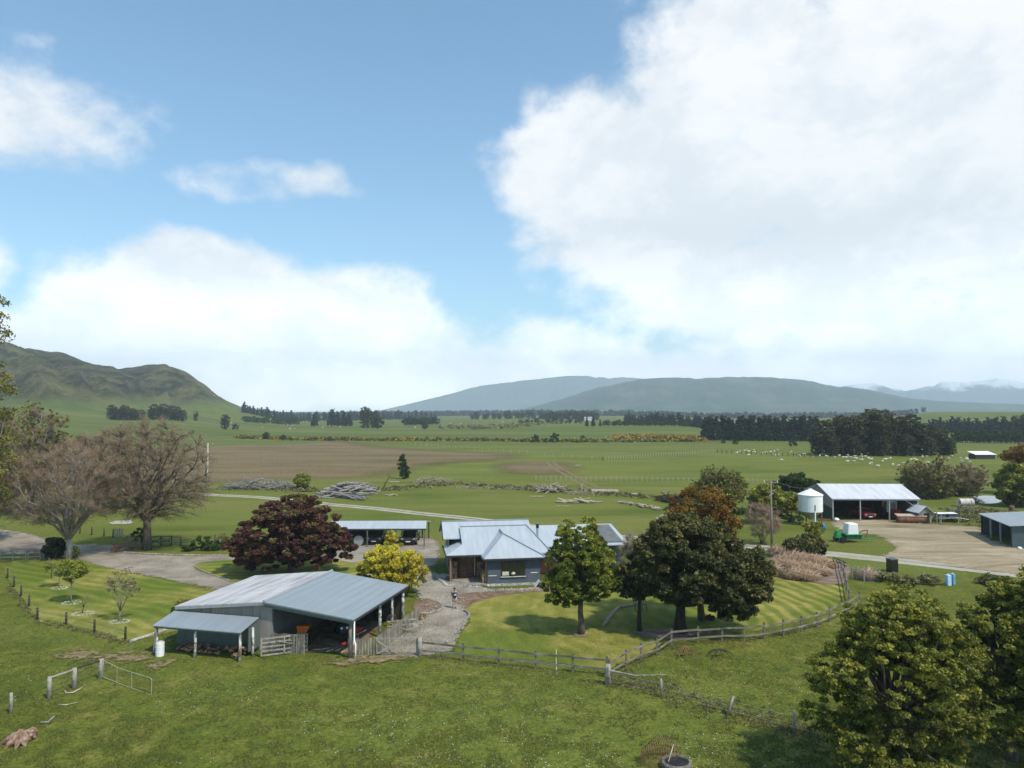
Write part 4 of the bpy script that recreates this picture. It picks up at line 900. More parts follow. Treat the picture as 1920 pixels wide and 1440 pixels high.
for k in range(1, 9): f = k / 9; mb.bar((XR+(.25-XR)*f,-.22,zr+.004-(zr-ze+.03)*f),(XR+(.25-XR)*f,L-.02,zr+.004-(zr-ze+.03)*f),.04,.022)
mb.build('sheet_laps', m_blueroof, barn)
mb = MB(); mb.tube([(XR,-.27,zr+.03),(XR,L+.02,zr+.03)], .11, 8); mb.build('ridge_cap', m_steel, barn)
mb = MB(); mb.bar((XR-.1,-.2,zr-.2),(.18,-.2,ze-.22),.07,.26); mb.bar((XR-.1,-.27,zr-.10),(.22,-.27,ze-.12),.04,.09); mb.build('fascia', m_greenwall, barn)
MB().bar((.2,-.2,ze-.18),(.2,L,ze-.18),.06,.2).build('gutter', m_charcoal, barn)
def wall_poly(x0, z0, x1, z1, y, t=.08): return [(x0,y,0),(x1,y,0),(x1,y,z1),(x0,y,z0)]
mb = MB(); mb.prism([(-WD,.1,0),(XR+.45,.1,0),(XR+.45,.1,zr-.12),(XR,.1,zr-.09),(-WD,.1,ze-.11)], (0,.08,0)); mb.build('front_wall', m_shedwall, barn)
MB().bar((XR,-.24,zr-.13),(-WD-.15,-.24,ze-.16),.05,.2).build('barge_board', m_steel, barn)
MB().prism([(XR+.42,.2,0),(XR+.42,L-.2,0),(XR+.42,L-.2,zr-.2),(XR+.42,.2,zr-.2)], (.06,0,0)).build('bay_wall', nm('bay_wall_iron', [(.13,.13,.13),(.19,.185,.18)], s=1.2, rough=.7, wave=('Y', 14, .008)), barn)
MB().box(-WD,-WD+.08,.2,L-.2,0,ze-.12).build('left_wall', m_shedwall, barn)
mb = MB()
x = -WD + .1
while x < 0:
    zt = (zr if x > XR else zr) - abs(x - XR) * ((zr-ze)/6.6) - .12
    mb.box(x, x+.27, L-.3+random.uniform(-.01,.01), L-.26, 0, zt - (.25 if x > XR else 0)); x += .29
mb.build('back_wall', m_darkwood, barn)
for (x_, y_, r_) in [(-.12,.12,.15),(-.1,4.9,.12),(-.1,9.4,.12),(-.1,7.2,.1)]:
    mb = MB(); mb.tube([(x_,y_,-.2),(x_+.02,y_,1.4),(x_,y_,ze-.2)], [r_*1.1,r_,r_*.92], 10); o = mb.build('post', m_wood if r_ > .14 else m_offwhite, barn, smooth=True)
mb = MB(); mb.bar((-.1,.1,ze-.33),(-.1,9.4,ze-.33),.1,.24); mb.build('side_beam', m_wood, barn)
mb = MB(); mb.tube([(.22,-.02,ze-.2),(.22,-.02,1.25),(.36,-.1,1.1),(.36,-.1,0)], .055, 8); mb.build('downpipe', m_white, barn, smooth=True)
mb = MB()
for k in range(6): mb.bar((XR+.5, .6+k*1.7, zr-.26),(-.1,.6+k*1.7,ze-.26),.06,.16)
mb.build('rafters', m_darkwood, barn)
# lean-to
lt = thing('woodshed', (-11.0, 49.55, 0), BA, 'low open lean-to woodshed with a blue grey roof against the front of the barn', 'woodshed')
MB().slab([(-6.95,-.28,2.46),(-13.9,-.28,2.46),(-13.9,-2.45,2.03),(-6.95,-2.45,2.03)], .06).build('roof', m_blueroof, lt)
MB().bar((-13.85,-2.35,1.93),(-7.0,-2.35,1.93),.07,.16).build('front_beam', m_greenwall, lt)
MB().box(-13.8,-7.1,.02,.06,0,2.3).build('back_wall', m_greenwall, lt)
MB().box(-7.12,-7.06,-1.3,-.02,.35,2.2).build('side_wall', m_greenwall, lt)
for (x_, y_) in [(-7.1,-2.25),(-10.6,-2.25),(-13.75,-2.2),(-6.95,-1.0)]:
    mb = MB(); mb.tube([(x_,y_,-.15),(x_+.02,y_+.01,.9),(x_,y_,1.95)], [.10,.09,.085], 10); mb.build('post', m_offwhite, lt, smooth=True)
def on_barn(x, y, z=0): return rotz(BA) @ Vector((x, y, z)) + Vector((-11.0, 49.55, 0))
# firewood: split pieces lying in a heap
rr = random.Random(4)
def logpiece(p, ang_, tilt, L_, r, mat, name, lb, cat, grp):
    mb = MB(); d = Vector((math.cos(ang_)*math.cos(tilt), math.sin(ang_)*math.cos(tilt), math.sin(tilt))) * L_ / 2
    mb.tube([-d, d * .1, d], [r, r*random.uniform(.9,1.1), r*random.uniform(.8,1)], 6); o = mb.build(name, mat, loc=p); return tag(o, lb, cat, grp)
for k in range(64):
    x_ = rr.uniform(-12.9,-7.4); lay = rr.random(); hmax = .5 if x_ > -9.4 else .28
    p = on_barn(x_, rr.uniform(-1.5,-.4) - .5*(x_ > -8.6)*rr.random(), .09 + lay * hmax)
    logpiece(p, rr.uniform(0, 3.1), rr.uniform(-.3,.3), rr.uniform(.3,.45), rr.uniform(.07,.11), m_fire, 'firewood', 'split log in the heap of firewood under the lean-to roof', 'firewood', 'split firewood under the lean-to')
# drum beside the woodshed
t = thing('drum', on_barn(-13.2,-2.5), 0, 'whitish upright drum at the left corner post of the lean-to', 'drum')
MB().lathe([(.26,0),(.28,.02),(.28,.3),(.295,.32),(.28,.34),(.28,.62),(.295,.64),(.28,.66),(.28,.93),(.26,.95)], 18).build('body', m_white, t, smooth=False)
MB().lathe([(.25,.95),(.25,.975),(.05,.985)], 18).build('lid', m_offwhite, t)
# machines in the barn
def wheel(parent, c, r, w, tyre=m_rubber, rim=m_steel, axis='x'):
    hw = w/2; o = MB().lathe([(r*.55,-hw),(r*.93,-hw),(r,-hw*.6),(r,hw*.6),(r*.93,hw),(r*.55,hw)], 18, (0,0,0), axis).build('wheel', tyre, parent, loc=c)
    MB().lathe([(r*.15,-hw*.95),(r*.56,-hw*.8),(r*.56,hw*.8),(r*.15,hw*.95)], 14, (0,0,0), axis).build('rim', rim, o)
    return o
t = thing('chipper', on_barn(-4.7,1.9), BA+.3, 'orange garden chipper with a sloping hopper inside the barn mouth', 'chipper')
mb = MB(); mb.prism([(-.45,-.3,1.45),(.45,-.3,1.45),(.45,.35,1.38),(-.45,.35,1.38)], (0,.0,-.12)); mb.prism([(-.42,-.25,1.32),(.42,-.25,1.32),(.1,-.2,.75),(-.42,-.2,.7)], (0,.5,0)); mb.build('hopper', m_orange, t, bevel=.02)
MB().box(-.35,.35,-.35,.35,.3,.72).build('engine', m_blackm, t, bevel=.03); wheel(t, (-.42,0,.24), .24, .14); wheel(t, (.42,0,.24), .24, .14)
t = thing('old_tractor', on_barn(-2.9,4.6), BA+.5, 'small dark tractor parked in the shade inside the barn', 'tractor')
mb = MB(); mb.box(-.32,.32,-1.5,.1,.65,1.15); mb.box(-.25,.25,.1,1.2,.55,.85); mb.build('body', m_charcoal, t, bevel=.05)
MB().box(-.25,.25,.5,.95,.85,.98).box(-.25,.25,.9,.98,.95,1.35).build('seat', m_rubber, t, bevel=.02)
mb = MB(); mb.tube([(0,.1,1.1),(0,.3,1.4)], .025, 6); mb.lathe([(.2,-.015),(.2,.015)], 16, (0,.3,1.4)); mb.build('steering_wheel', m_rubber, t)
mb = MB(); mb.lathe([(.09,-1.52),(.09,-1.49)], 12, (.2,0,1.0), 'y'); mb.build('headlight', m_white, t)
mb = MB(); mb.lathe([(.09,-1.52),(.09,-1.49)], 12, (-.2,0,1.0), 'y'); mb.build('headlight', m_white, t)
for sx_ in (-1,1): wheel(t, (sx_*.62,.85,.55), .55, .32); wheel(t, (sx_*.5,-1.1,.32), .32, .2)
t = thing('wheelbarrow', on_barn(-1.5,3.4), BA-.6, 'red wheelbarrow standing behind the barn corner post', 'wheelbarrow')
mb = MB(); mb.prism([(-.3,-.45,.95),(.3,-.45,.95),(.22,-.3,.55),(-.22,-.3,.55)], (0,.85,.12)); mb.build('tray', m_red, t, bevel=.03)
mb = MB(); mb.tube([(-.25,.9,.75),(-.15,0,.5),(0,-.65,.22)], .02, 6); mb.tube([(.25,.9,.75),(.15,0,.5),(0,-.65,.22)], .02, 6); mb.bar((-.2,.3,.55),(-.2,.3,0),.03); mb.bar((.2,.3,.55),(.2,.3,0),.03); mb.build('frame', m_steel, t)
wheel(t, (0,-.68,.2), .2, .08)
t = thing('sack', on_barn(-1.3,2.7), 0, 'pale sagging sack on the barn floor below the wheelbarrow', 'sack')
t2 = MB().lathe([(.2,0),(.3,.08),(.3,.3),(.22,.5),(.1,.58),(.14,.66)], 12).build('bag', m_cream, t, smooth=True)
t = thing('red_bucket', on_barn(-.35,-.15,0), 0, 'small red tool tray hooked on the barn corner post', 'tray')
MB().prism([(-.25,-.08,1.12),(.0,-.08,1.2),(.03,-.08,1.06),(-.2,-.08,1.02)], (0,.15,0)).build('tray', m_red, t)
for k in range(5):
    logpiece(on_barn(-3.2+.5*k, 1.1+.3*(k%2), .06), .2+k*.3, 0, .55, .05, m_palelog, 'offcut', 'pale timber offcut lying on the barn dirt floor', 'offcut', 'offcuts on the barn floor')
mb = MB()
for k in range(7): mb.box(-6+k*.8, -5.4+k*.8, 8.5, 9.2, 0, .5 + .5*((k*7)%3)/2)
tag(mb.build('crates', m_darkwood, None, loc=on_barn(0,0)), 'dark stack of crates along the back of the barn', 'crates'); bpy.data.objects['crates'].rotation_euler = (0,0,BA); bpy.data.objects['crates'].name = 'storage_bench'
bpy.data.objects['storage_bench']['category'] = 'bench'; bpy.data.objects['storage_bench']['label'] = 'long dark storage bench with boxes built along the back wall of the barn'
# gates and palings by the barn
def gate(name, lb, p, q, h=1.15, nr=5, mat=m_wood2, z0=.12, brace=True, cat='gate', grp=None, posts=True):
    p, q = Vector(p), Vector(q); d = q - p; L_ = d.length; rz = math.atan2(d.y, d.x)
    t = thing(name, p, rz, lb, cat, grp)
    for k in range(nr):
        z = z0 + (h - z0) * k / (nr - 1); MB().bar((0,0,z),(L_,0,z),.045,.10).build('rail', mat, t)
    for x_ in (.06, L_*.5 if nr > 3 else L_*.33, L_-.06): MB().bar((x_,-.045,z0-.03),(x_,-.045,h+.06),.10,.045).build('upright', mat, t)
    if brace: MB().bar((.1,-.09,z0),(L_-.1,-.09,h),.09,.04).build('brace', mat, t)
    return t
g = gate('timber_gate', 'pale weathered timber gate with a diagonal brace between lean-to and barn mouth', G(488,1233), G(577,1222), 1.25, 5); 
o = [c for c in kids(g) if c.name.startswith('brace')][0]; bpy.data.objects.remove(o)
MB().bar((1.0,-.09,1.05),(3.05,-.09,.45),.09,.04).build('brace', m_wood2, g)
def palings(name, lb, path, h=1.2, w=.15, mat=m_wood, hvar=.06):
    t = thing(name, path[0], 0, lb, 'fence'); o = Vector(path[0]); n = 0
    for a, b in zip(path[:-1], path[1:]):
        a, b = Vector(a)-o, Vector(b)-o; L_ = (b-a).length; k = max(1, int(L_/(w+.03))); d = (b-a).normalized()
        for zz in (.3, .95): MB().bar(a+Vector((0,.06,zz)), b+Vector((0,.06,zz)), .05, .1).build('rail', mat, t)
        for i in range(k):
            if n > 96: break
            c = a + d * ((i+.5)*L_/k); hh_ = h + random.uniform(-hvar, hvar); nr_ = Vector((-d.y, d.x, 0)) * random.uniform(-.012,.012)
            mb = MB(); mb.bar(c+nr_, c+nr_+Vector((random.uniform(-.02,.02),0,hh_)), w*random.uniform(.85,1), .022, up=(d.y,-d.x,0.001)); mb.build('paling', mat, t); n += 1
    return t
palings('paling_fence', 'paling panel behind the braced gate beside the barn mouth', [on_barn(-6.1,-.1), on_barn(-3.55,.1)], 1.35)
palings('paling_fence', 'grey paling fence running from the barn corner post back along the barn side', [G(666,1231), G(704,1228), G(784,1167)], 1.2)
g = gate('timber_gate', 'weathered timber gate with crossed braces right of the paling fence', G(705,1228), G(783,1228), 1.12, 2)
MB().bar((.1,-.1,1.0),(1.5,-.1,.1),.08,.04).build('brace', m_wood2, g)
g = gate('timber_gate', 'short leaning timber gate left of the lean-to woodshed', G(292,1226), on_barn(-13.8,-2.3), 1.25, 4)
MB().tube([(0,0,-.2),(0,0,1.5)], [.13,.12], 8).build('post', m_wood, g)
t = thing('side_gate', on_barn(.3,5.3), BA+.2, 'light timber gate swung against the barn side post', 'gate')
for k, z in enumerate((.35,.7,1.05)): MB().bar((0,0,z),(2.2,.9,z),.04,.09).build('rail', m_wood2, t)
MB().bar((0,-.04,1.1),(1.4,.5,.3),.09,.03).build('brace', m_wood2, t)
# ================================================================ fences
def postrail(name, lb, pix, h=1.15, rails=(.42,.98), mat=m_fence, pr=.085, posth=1.2, skip=()):
    P = [G(*p) for p in pix]; t = thing(name, P[0], 0, lb, 'fence'); o = P[0]
    for i, p in enumerate(P):
        if i in skip: continue
        q = p - o; hh_ = posth + random.uniform(-.05,.05)
        MB().box(-pr*.8, pr*.8, -pr*.6, pr*.6, -.2, hh_).build('post', mat, t, loc=q, bevel=.01)
    for a, b in zip(P[:-1], P[1:]):
        for z in rails:
            A_, B_ = a - o, b - o; n_ = Vector((0,-pr,0))
            MB().bar(A_+n_+Vector((0,0,z+random.uniform(-.04,.04))), B_+n_+Vector((0,0,z+random.uniform(-.04,.04))), .04, .13).build('rail', mat, t)
    return t
postrail('rail_fence', 'grey two rail timber fence across the foot of the striped lawn', [(786,1229),(868,1239),(935,1246),(1004,1254),(1074,1260),(1138,1266)])
postrail('rail_fence', 'two rail timber fence climbing from the corner post round the right of the lawn', [(1142,1272),(1174,1251),(1202,1239),(1232,1229),(1259,1211),(1309,1206),(1354,1203),(1395,1202),(1433,1198),(1469,1192),(1503,1184),(1532,1176),(1556,1166),(1590,1150),(1612,1135)])
o = MB().tube([(0,0,-.3),(0,0,.9),(.01,0,1.25)], [.2,.19,.17], 10).build('corner_post', m_wood2, smooth=True, loc=G(1140,1284)); tag(o, 'thick pale corner post where the two timber fences meet', 'post')
o = MB().tube([(0,0,-.1),(0,0,1.4)], .02, 6).build('marker_rod', m_white, loc=G(1043,1258)); tag(o, 'thin white rod standing against the front timber fence', 'rod')
o = MB().tube([(0,0,-.3),(0,0,1.32)], [.17,.15], 10).build('gate_post', m_wood2, smooth=True, loc=G(787,1230)); tag(o, 'stout gate post at the left end of the front timber fence', 'post')
def wirefence(name, lb, pix, hs, wires=(.25,.5,.75,.95), mat=m_darkwood, r=.07, lean=None, wr=.006, cat='fence', z=None):
    P = [G(*p) for p in pix]; t = thing(name, P[0], 0, lb, cat); o = P[0]
    for i, p in enumerate(P):
        q = p - o; h = hs[i] if isinstance(hs, list) else hs + random.uniform(-.05,.05); lx = (lean or {}).get(i, 0)
        MB().tube([(0,0,-.15),(lx*.5,0,h*.5),(lx,0,h)], [r*1.05,r,r*.95], 7).build('post', mat, t, smooth=True, loc=q)
    for z_ in wires:
        mb = MB(); mb.tube([p - o + Vector((0,-r,z_)) for p in P], wr, 3, False); mb.build('wire', m_steel, t)
    return t
wirefence('wire_fence', 'post and wire fence curving round the left lawn', [(14,1084),(26,1101),(39.5,1118),(54.5,1137),(70,1162),(124,1172),(177,1186),(235,1201)], 1.0, (.3,.6,.88), mat=m_darkwood, r=.085)
wirefence('wire_fence', 'old sagging wire fence with leaning grey posts running toward the right trees', [(1142,1286),(1240,1308),(1364,1341),(1489,1373),(1580,1398)], [1.2,1.1,1.05,1.15,1.0], (.3,.6,.85), mat=m_wood2, lean={2:.35})
o = MB().tube([(0,0,.95),(1.6,-.35,.75),(3.3,-1.05,1.05)], [.06,.05,.04], 6).build('fence_pole', m_wood2, loc=G(1142,1286)); tag(o, 'long sloping stay pole propped from the corner post to the first wire fence post', 'pole')
# strainer assembly with mesh gate, bottom left
P = [G(20,1338), G(92,1310), G(139,1291), G(189,1272)]; o0 = P[1]
t = thing('strainer_fence', o0, 0, 'three grey posts joined by a sloping top rail in the near paddock', 'fence')
for p, h, r in ((P[1],1.3,.12),(P[2],1.25,.13),(P[3],1.22,.16)):
    MB().tube([(0,0,-.2),(0,0,h*.5),(.01,0,h)], [r*1.05,r,r*.95], 9).build('post', m_wood2, t, smooth=True, loc=p-o0)
MB().tube([Vector((0,0,1.2)), P[2]-o0+Vector((0,0,1.15))], [.06,.055], 6).build('rail', m_wood2, t)
MB().tube([P[2]-o0+Vector((0,0,1.2)), P[3]-o0+Vector((0,0,1.15))], [.055,.07], 6).build('rail', m_darkwood, t)
for z_ in (.3,.55,.8): mb = MB(); mb.tube([P[k]-o0+Vector((0,0,z_)) for k in (1,2,3)], .006, 3, False); mb.build('wire', m_steel, t)
o = MB().tube([(0,0,-.2),(.02,0,.6),(0,0,1.15)], [.09,.085,.08], 8).build('fence_post', m_wood2, smooth=True, loc=P[0]); tag(o, 'lone leaning grey post at the bottom left', 'post')
q = G(284,1303); d = q - P[3]
t = thing('mesh_gate', P[3], math.atan2(d.y, d.x), 'sagging steel framed wire mesh gate hung from the thickest post', 'gate'); Lg = d.length
m_pipe = nm('dull_pipe', [(.30,.34,.24),(.42,.45,.36)], s=4, rough=.6)
mb = MB(); mb.tube([(.2,0,.15),(.2,0,1.2),(Lg*.35,0,.98),(Lg-.1,0,.98),(Lg,0,.88),(Lg,0,.0),(Lg*.4,0,.05),(.2,0,.15)], .017, 6); mb.build('frame', m_pipe, t)
mb = MB()
for k in range(1, 26): x_ = Lg*k/26; mb.bar((x_,0,.08),(x_,0,.97 if x_ > Lg*.35 else 1.15-.2*x_/(Lg*.35)),.004)
for k in range(1, 8): z = .08 + k*.115; mb.bar((.2,0,z),(Lg,0,z),.004)
mb.build('mesh', m_rust, t)
for k in (.33,.62): MB().tube([(Lg*k,0,.05),(Lg*k,0,.98)], .015, 5).build('stay', m_pipe, t)
# branches, stump, netting basket, trough
def bentstick(name, lb, pts, r, mat, cat='branch'):
    base = G(*pts[0]); P_ = [G(*p) - base + Vector((0,0,r + (0.0 if i % 2 else .04))) for i, p in enumerate(pts)]
    mb = MB(); mb.tube(P_, [r]*(len(P_)-1)+[r*.4], 6); o = mb.build(name, mat, smooth=True, loc=base); return tag(o, lb, cat)
bentstick('branch', 'bent bleached branch lying below the sloping rail', [(121,1297),(124,1301),(137,1301),(150,1293),(160,1286)], .045, m_palelog)
bentstick('branch', 'straight bleached stick lying left of the mesh gate', [(110,1324),(125,1323),(146,1319)], .04, m_palelog)
bentstick('branch', 'rotting mossy branch lying near the stump', [(76,1358),(90,1356),(98,1350),(104,1343)], .06, m_greylog)
t = thing('tree_stump', G(42,1392), .4, 'weathered pinkish root stump lying in the bottom left paddock', 'stump')
mb = MB()
for a, L_, r_ in ((3.1,1.0,.15),(3.75,.75,.22),(4.5,.7,.2),(5.1,.55,.26),(2.2,.6,.2),(.4,.6,.18)):
    mb.tube([(0,0,.35),(math.cos(a)*L_*.4,math.sin(a)*L_*.4,.42),(math.cos(a)*L_*.8,math.sin(a)*L_*.8,.16),(math.cos(a)*L_*1.05,math.sin(a)*L_*1.05,-.03)], [r_,r_*1.05,r_*.7,.04], 7)
for k in range(5): mb.rock((random.gauss(.1,.2),.1+random.gauss(0,.15),.3), random.uniform(.2,.32), k+50, .9)
mb.build('roots', nm('stump_wood', [(.12,.06,.04),(.28,.17,.12),(.46,.33,.26)], s=5, mul=(1,1,1), detail=6, rough=.95, bump=.03), t)
tc = G(1240,1428); t = thing('netting_cage', tc, .2, 'collapsed rusty wire netting dome beside the round trough', 'wire cage')
mb = MB(); rad_ = 1.05
for k in range(18):
    a = math.pi * k / 17; x_ = -rad_ + 2*rad_*k/17; hw = math.sqrt(max(.02, rad_**2 - x_**2)) * .6
    mb.tube([(x_, -hw, 0), (x_*.95,-hw*.75,.65), (x_*.85, 0, 1.15 * math.sqrt(max(.05, 1-(x_/rad_)**2)) + .15), (x_*.95, hw*.75, .65), (x_, hw, 0)], .011, 4, False)
for z, s_ in ((.25,.97),(.5,.88),(.02,1)):
    mb.tube([(math.cos(a)*rad_*s_, math.sin(a)*rad_*.6*s_, z) for a in np.linspace(0, 6.283, 22)], .011, 4, False)
mb.build('hoops', m_rust, t); mb = MB(); mb.tube([(.0,-.62,0),(.25,-.55,.6),(.55,-.2,.85)], .018, 5); mb.build('hoop_wire', m_cream, t)
t = thing('water_trough', G(1268,1440), 0, 'round tyre water trough half cut by the bottom edge of the photo', 'trough')
MB().lathe([(.62,0),(.72,.1),(.72,.3),(.66,.36),(.60,.36),(.56,.28),(.56,.02)], 28).build('tyre', nm('pale_tyre', [(.10,.085,.07),(.26,.23,.20)], s=5, rough=.95), t, smooth=False)
MB().lathe([(.55,.0),(.555,.27),(.01,.272)], 24).build('water', nm('dark_trough_water', [(.006,.007,.008),(.02,.022,.025)], s=3, rough=.35, spec=.3), t)
for k, (px, py) in enumerate([(1285,1232),(1350,1232)]):
    mb = MB()
    for j in range(8 + 0): a = j/8*6.28; mb.tube([(0,0,.75-.2*k),(math.cos(a)*.55,math.sin(a)*.4,.4),(math.cos(a)*1.0,math.sin(a)*.8,.03)], [.05,.035,.015], 5)
    tag(mb.build('dead_branch', m_rust if k == 0 else m_darkwood, loc=G(px,py)), ['pinkish dead branch crown propped against the timber fence','darker dead branch heap right of the pinkish one by the fence'][k], 'branch')
# ================================================================ THE HOUSE
HA = R(8.9); HO = Vector((-2.4, 70.4, 0))
house = thing('house', HO, HA, 'slate blue weatherboard farmhouse with a pale blue metal roof', 'house')
def roofp(pts, name='roof', mat=m_houseroof, t=.10, **k): return MB().slab(pts, t).build(name, mat, house)
roofp([(-3.9,1.35,2.7),(6.7,1.35,2.7),(5.0,6.5,4.65),(-2.2,6.5,4.65),(-2.2,3.2,3.4)])                       # front slope
roofp([(-3.9,1.33,2.69),(-2.2,3.18,3.39),(-2.2,7.0,3.39),(-3.9,7.0,2.69)])                                 # left hip
roofp([(5.0,6.5,4.64),(6.7,1.35,2.69),(6.7,9.5,2.69),(5.0,9.5,4.64)])                                     # right hip
roofp([(-4.0,8.0,5.0),(-4.0,4.9,3.74),(5.5,4.9,3.74),(5.5,8.0,5.0)])
roofp([(-4.0,8.02,5.0),(5.5,8.02,5.0),(5.5,11.7,3.5),(-4.0,11.7,3.5)])
roofp([(-.45,-.45,2.62),(5.75,-.45,2.62),(2.0,3.2,4.37)])                                                  # hip block
roofp([(5.76,-.44,2.61),(5.76,6.2,2.61),(2.0,6.2,4.36),(2.0,3.2,4.36)])
roofp([(-.46,-.44,2.61),(2.0,3.2,4.36),(2.0,6.2,4.36),(-.46,1.9,2.61)])
roofp([(5.4,4.2,2.75),(15.8,4.2,2.75),(15.2,9.0,4.2),(5.4,9.0,4.2)]); roofp([(5.4,9.02,4.2),(15.2,9.02,4.2),(15.8,13,2.9),(5.4,13,2.9)])
mb = MB()
for a, b in (((-.45,-.45,2.66),(2.0,3.2,4.42)),((5.75,-.45,2.66),(2.0,3.2,4.42)),((2,3.2,4.42),(2,5.8,4.42)),((-2.2,6.5,4.69),(5,6.5,4.69)),((-4,8,5.04),(5.5,8,5.04)),((5,6.5,4.68),(6.7,1.35,2.74))): mb.tube([a, b], .07, 6)
mb.build('ridge_cap', nm('ridge_cap_metal', [(.22,.27,.33),(.25,.3,.36)], s=2, rough=.5), house)
mb = MB()
for a, b in (((-.48,-.5,2.52),(5.8,-.5,2.52)),((-3.95,1.28,2.6),(-.48,1.28,2.6)),((-.5,-.5,2.52),(-.5,1.28,2.56)),((-3.97,1.3,2.6),(-3.97,7,2.6)),((5.8,-.5,2.52),(5.8,4,2.52)),((-4.05,4.9,3.66),(-4.05,8,4.92)),((-4.05,8,4.92),(-4.05,11.7,3.42))): mb.bar(a, b, .10, .16)
mb.build('gutter', m_charcoal, house)
MB().box(0,5.25,0,5.5,.12,2.55).build('wall', m_board, house)
mb = MB(); mb.box(-3.42,-3.3,1.75,11.2,.1,2.62); mb.box(-3.3,5.2,11.1,11.2,.1,3.2); mb.build('wall', nm('side_board', [(.075,.095,.125),(.10,.12,.15)], s=2, rough=.6, wave=('Z', 3.1, .03)), house)
MB().prism([(-3.55,4.95,2.62),(-3.55,11.3,2.62),(-3.55,11.3,3.5),(-3.55,8.0,4.88),(-3.55,4.95,3.64)], (.12,0,0)).build('gable_wall', m_board, house)
MB().prism([(-2.16,3.3,3.36),(-2.16,6.5,4.55),(-2.16,6.5,3.36)], (.06,0,0)).build('gablet', m_charcoal, house)
MB().box(-3.3,0,3.0,3.12,.1,2.6).build('porch_wall', m_brick, house)
for b_ in ((-3.25,-2.75,2.6,2.98,.1,1.85),(-.75,-.02,2.55,2.98,.1,1.75),(-.5,-.02,.35,2.5,.1,1.35)): MB().box(*b_).build('stone_pier', m_stonew, house, bevel=.03)
MB().box(5.27,15.2,5.6,12.4,.1,2.7).build('wing_wall', m_board, house)
MB().box(5.27,7.6,3.6,3.75,.1,2.55).build('brick_wall', m_brick, house)
mb = MB(); mb.bar((5.8,.2,2.42),(7.7,.2,2.42),.1,.14); mb.bar((7.6,.2,0),(7.6,.2,2.4),.12); mb.bar((7.6,3.6,2.42),(7.6,.2,2.42),.1,.14); mb.bar((6.6,.2,2.4),(7.55,.2,1.6),.07); 
for k in range(6): mb.bar((5.9+.3*k,.2,2.52),(5.9+.3*k,3.6,2.52),.05,.06)
mb.build('pergola', m_wood2, house)
for (x_, y_) in ((-3.5,1.5),(-.1,.25)): MB().box(x_-.07,x_+.07,y_-.07,y_+.07,.1,2.55).build('porch_post', m_orangewood, house)
dr = MB().box(-2.45,-.85,2.92,2.99,.15,2.35).build('door_frame', m_redwood, house)
for x_ in (-2.28,-1.62): MB().box(x_,x_+.5,2.86,2.91,.5,2.2).build('glass', m_glass, dr)
MB().bar((-.95,2.84,.3),(-.95,2.84,2.3),.06).build('pale_jamb', m_cream, dr)
w = MB().box(1.35,3.75,-.045,-.003,.78,2.2).build('window', m_charcoal, house)
for k in range(3): MB().box(1.42+k*.78,2.13+k*.78,-.07,-.047,.86,2.12).build('glass', m_glass, w)
MB().box(1.3,3.8,-.12,-.047,.70,.775).build('sill', m_cream, w)
MB().box(1.46,2.1,-.075,-.072,.88,1.25).build('blind', m_cream, w); MB().rock((2.55,-.09,1.05),.22,3,.7).build('curtain', m_cream, w)
for k in range(5):
    w = MB().box(-3.47,-3.425,2.1+k*.62,2.6+k*.62,1.0,2.4).build('window', m_charcoal, house); MB().box(-3.49,-3.472,2.15+k*.62,2.55+k*.62,1.06,2.34).build('glass', m_glass, w)
for k in range(3):
    w = MB().box(-3.6,-3.555,6.3+k*1.4,7.2+k*1.4,2.7,3.6).build('window', m_charcoal, house); MB().box(-3.62,-3.602,6.36+k*1.4,7.14+k*1.4,2.76,3.54).build('glass', m_glass, w)
mb = MB(); mb.box(.1,.9,-.02,-.004,.86,.92); mb.box(4.3,5.0,-.02,-.004,1.02,1.08); mb.build('peeled_paint', m_white, house)
fl = MB().tube([(6.05,5.6,3.0),(6.05,5.6,4.55)], .13, 12).build('flue', m_steel, house); MB().tube([(6.05,5.6,4.5),(6.05,5.6,4.95)], .17, 12).build('cowl', m_blackm, fl)
MB().slab([(5.55,4.9,3.83),(6.25,4.9,3.02),(6.25,7.6,3.02),(5.55,7.6,3.83)], .05).build('skylight', nm('grey_panel', [(.14,.17,.18),(.2,.23,.24)], s=2, rough=.4), house)
MB().slab([(12.2,4.6,2.97),(15.2,4.6,2.97),(14.8,8.6,4.18),(12.4,8.6,4.18)], .04).build('grey_patch', nm('aged_iron', [(.10,.11,.11),(.16,.17,.17)], s=2, rough=.6), house)
def on_house(x, y, z=0): return rotz(HA) @ Vector((x, y, z)) + HO
mb = MB(); mb.slab([(-3.9,.3,.12),(-.3,-.35,.12),(5.3,-.35,.12),(5.3,.0,.12),(-.02,0.0,.12),(-.02,3.0,.12),(-3.3,3.0,.12),(-3.45,1.7,.12)], .11); 
tag(mb.build('patio', m_patio, None, loc=HO), 'stone paved patio along the front of the farmhouse', kind='structure'); bpy.data.objects['patio'].rotation_euler = (0,0,HA)
mb = MB(); k = 0
for a, b in (((-4.9,5.5),(-4.4,2.2)),((-4.4,2.2),(-3.9,.2)),((-3.9,.2),(-.6,-1.0)),((.0,-.55),(5.4,-.55))):
    n_ = int(math.dist(a,b)/.28); A_ = on_house(*a)-HO; B_ = on_house(*b)-HO; mb.bar(A_+Vector((0,0,.03)), B_+Vector((0,0,.03)), .3, .08)
    for i in range(n_):
        f = i/n_; p = on_house(a[0]+(b[0]-a[0])*f, a[1]+(b[1]-a[1])*f) - HO; mb.rock((p.x+random.gauss(0,.05), p.y+random.gauss(0,.05), .08), random.uniform(.12,.2), k, .7); k += 1
tag(mb.build('stone_edging', m_stone, None, loc=HO), 'low dry stone edging round the farmhouse patio', 'edging')
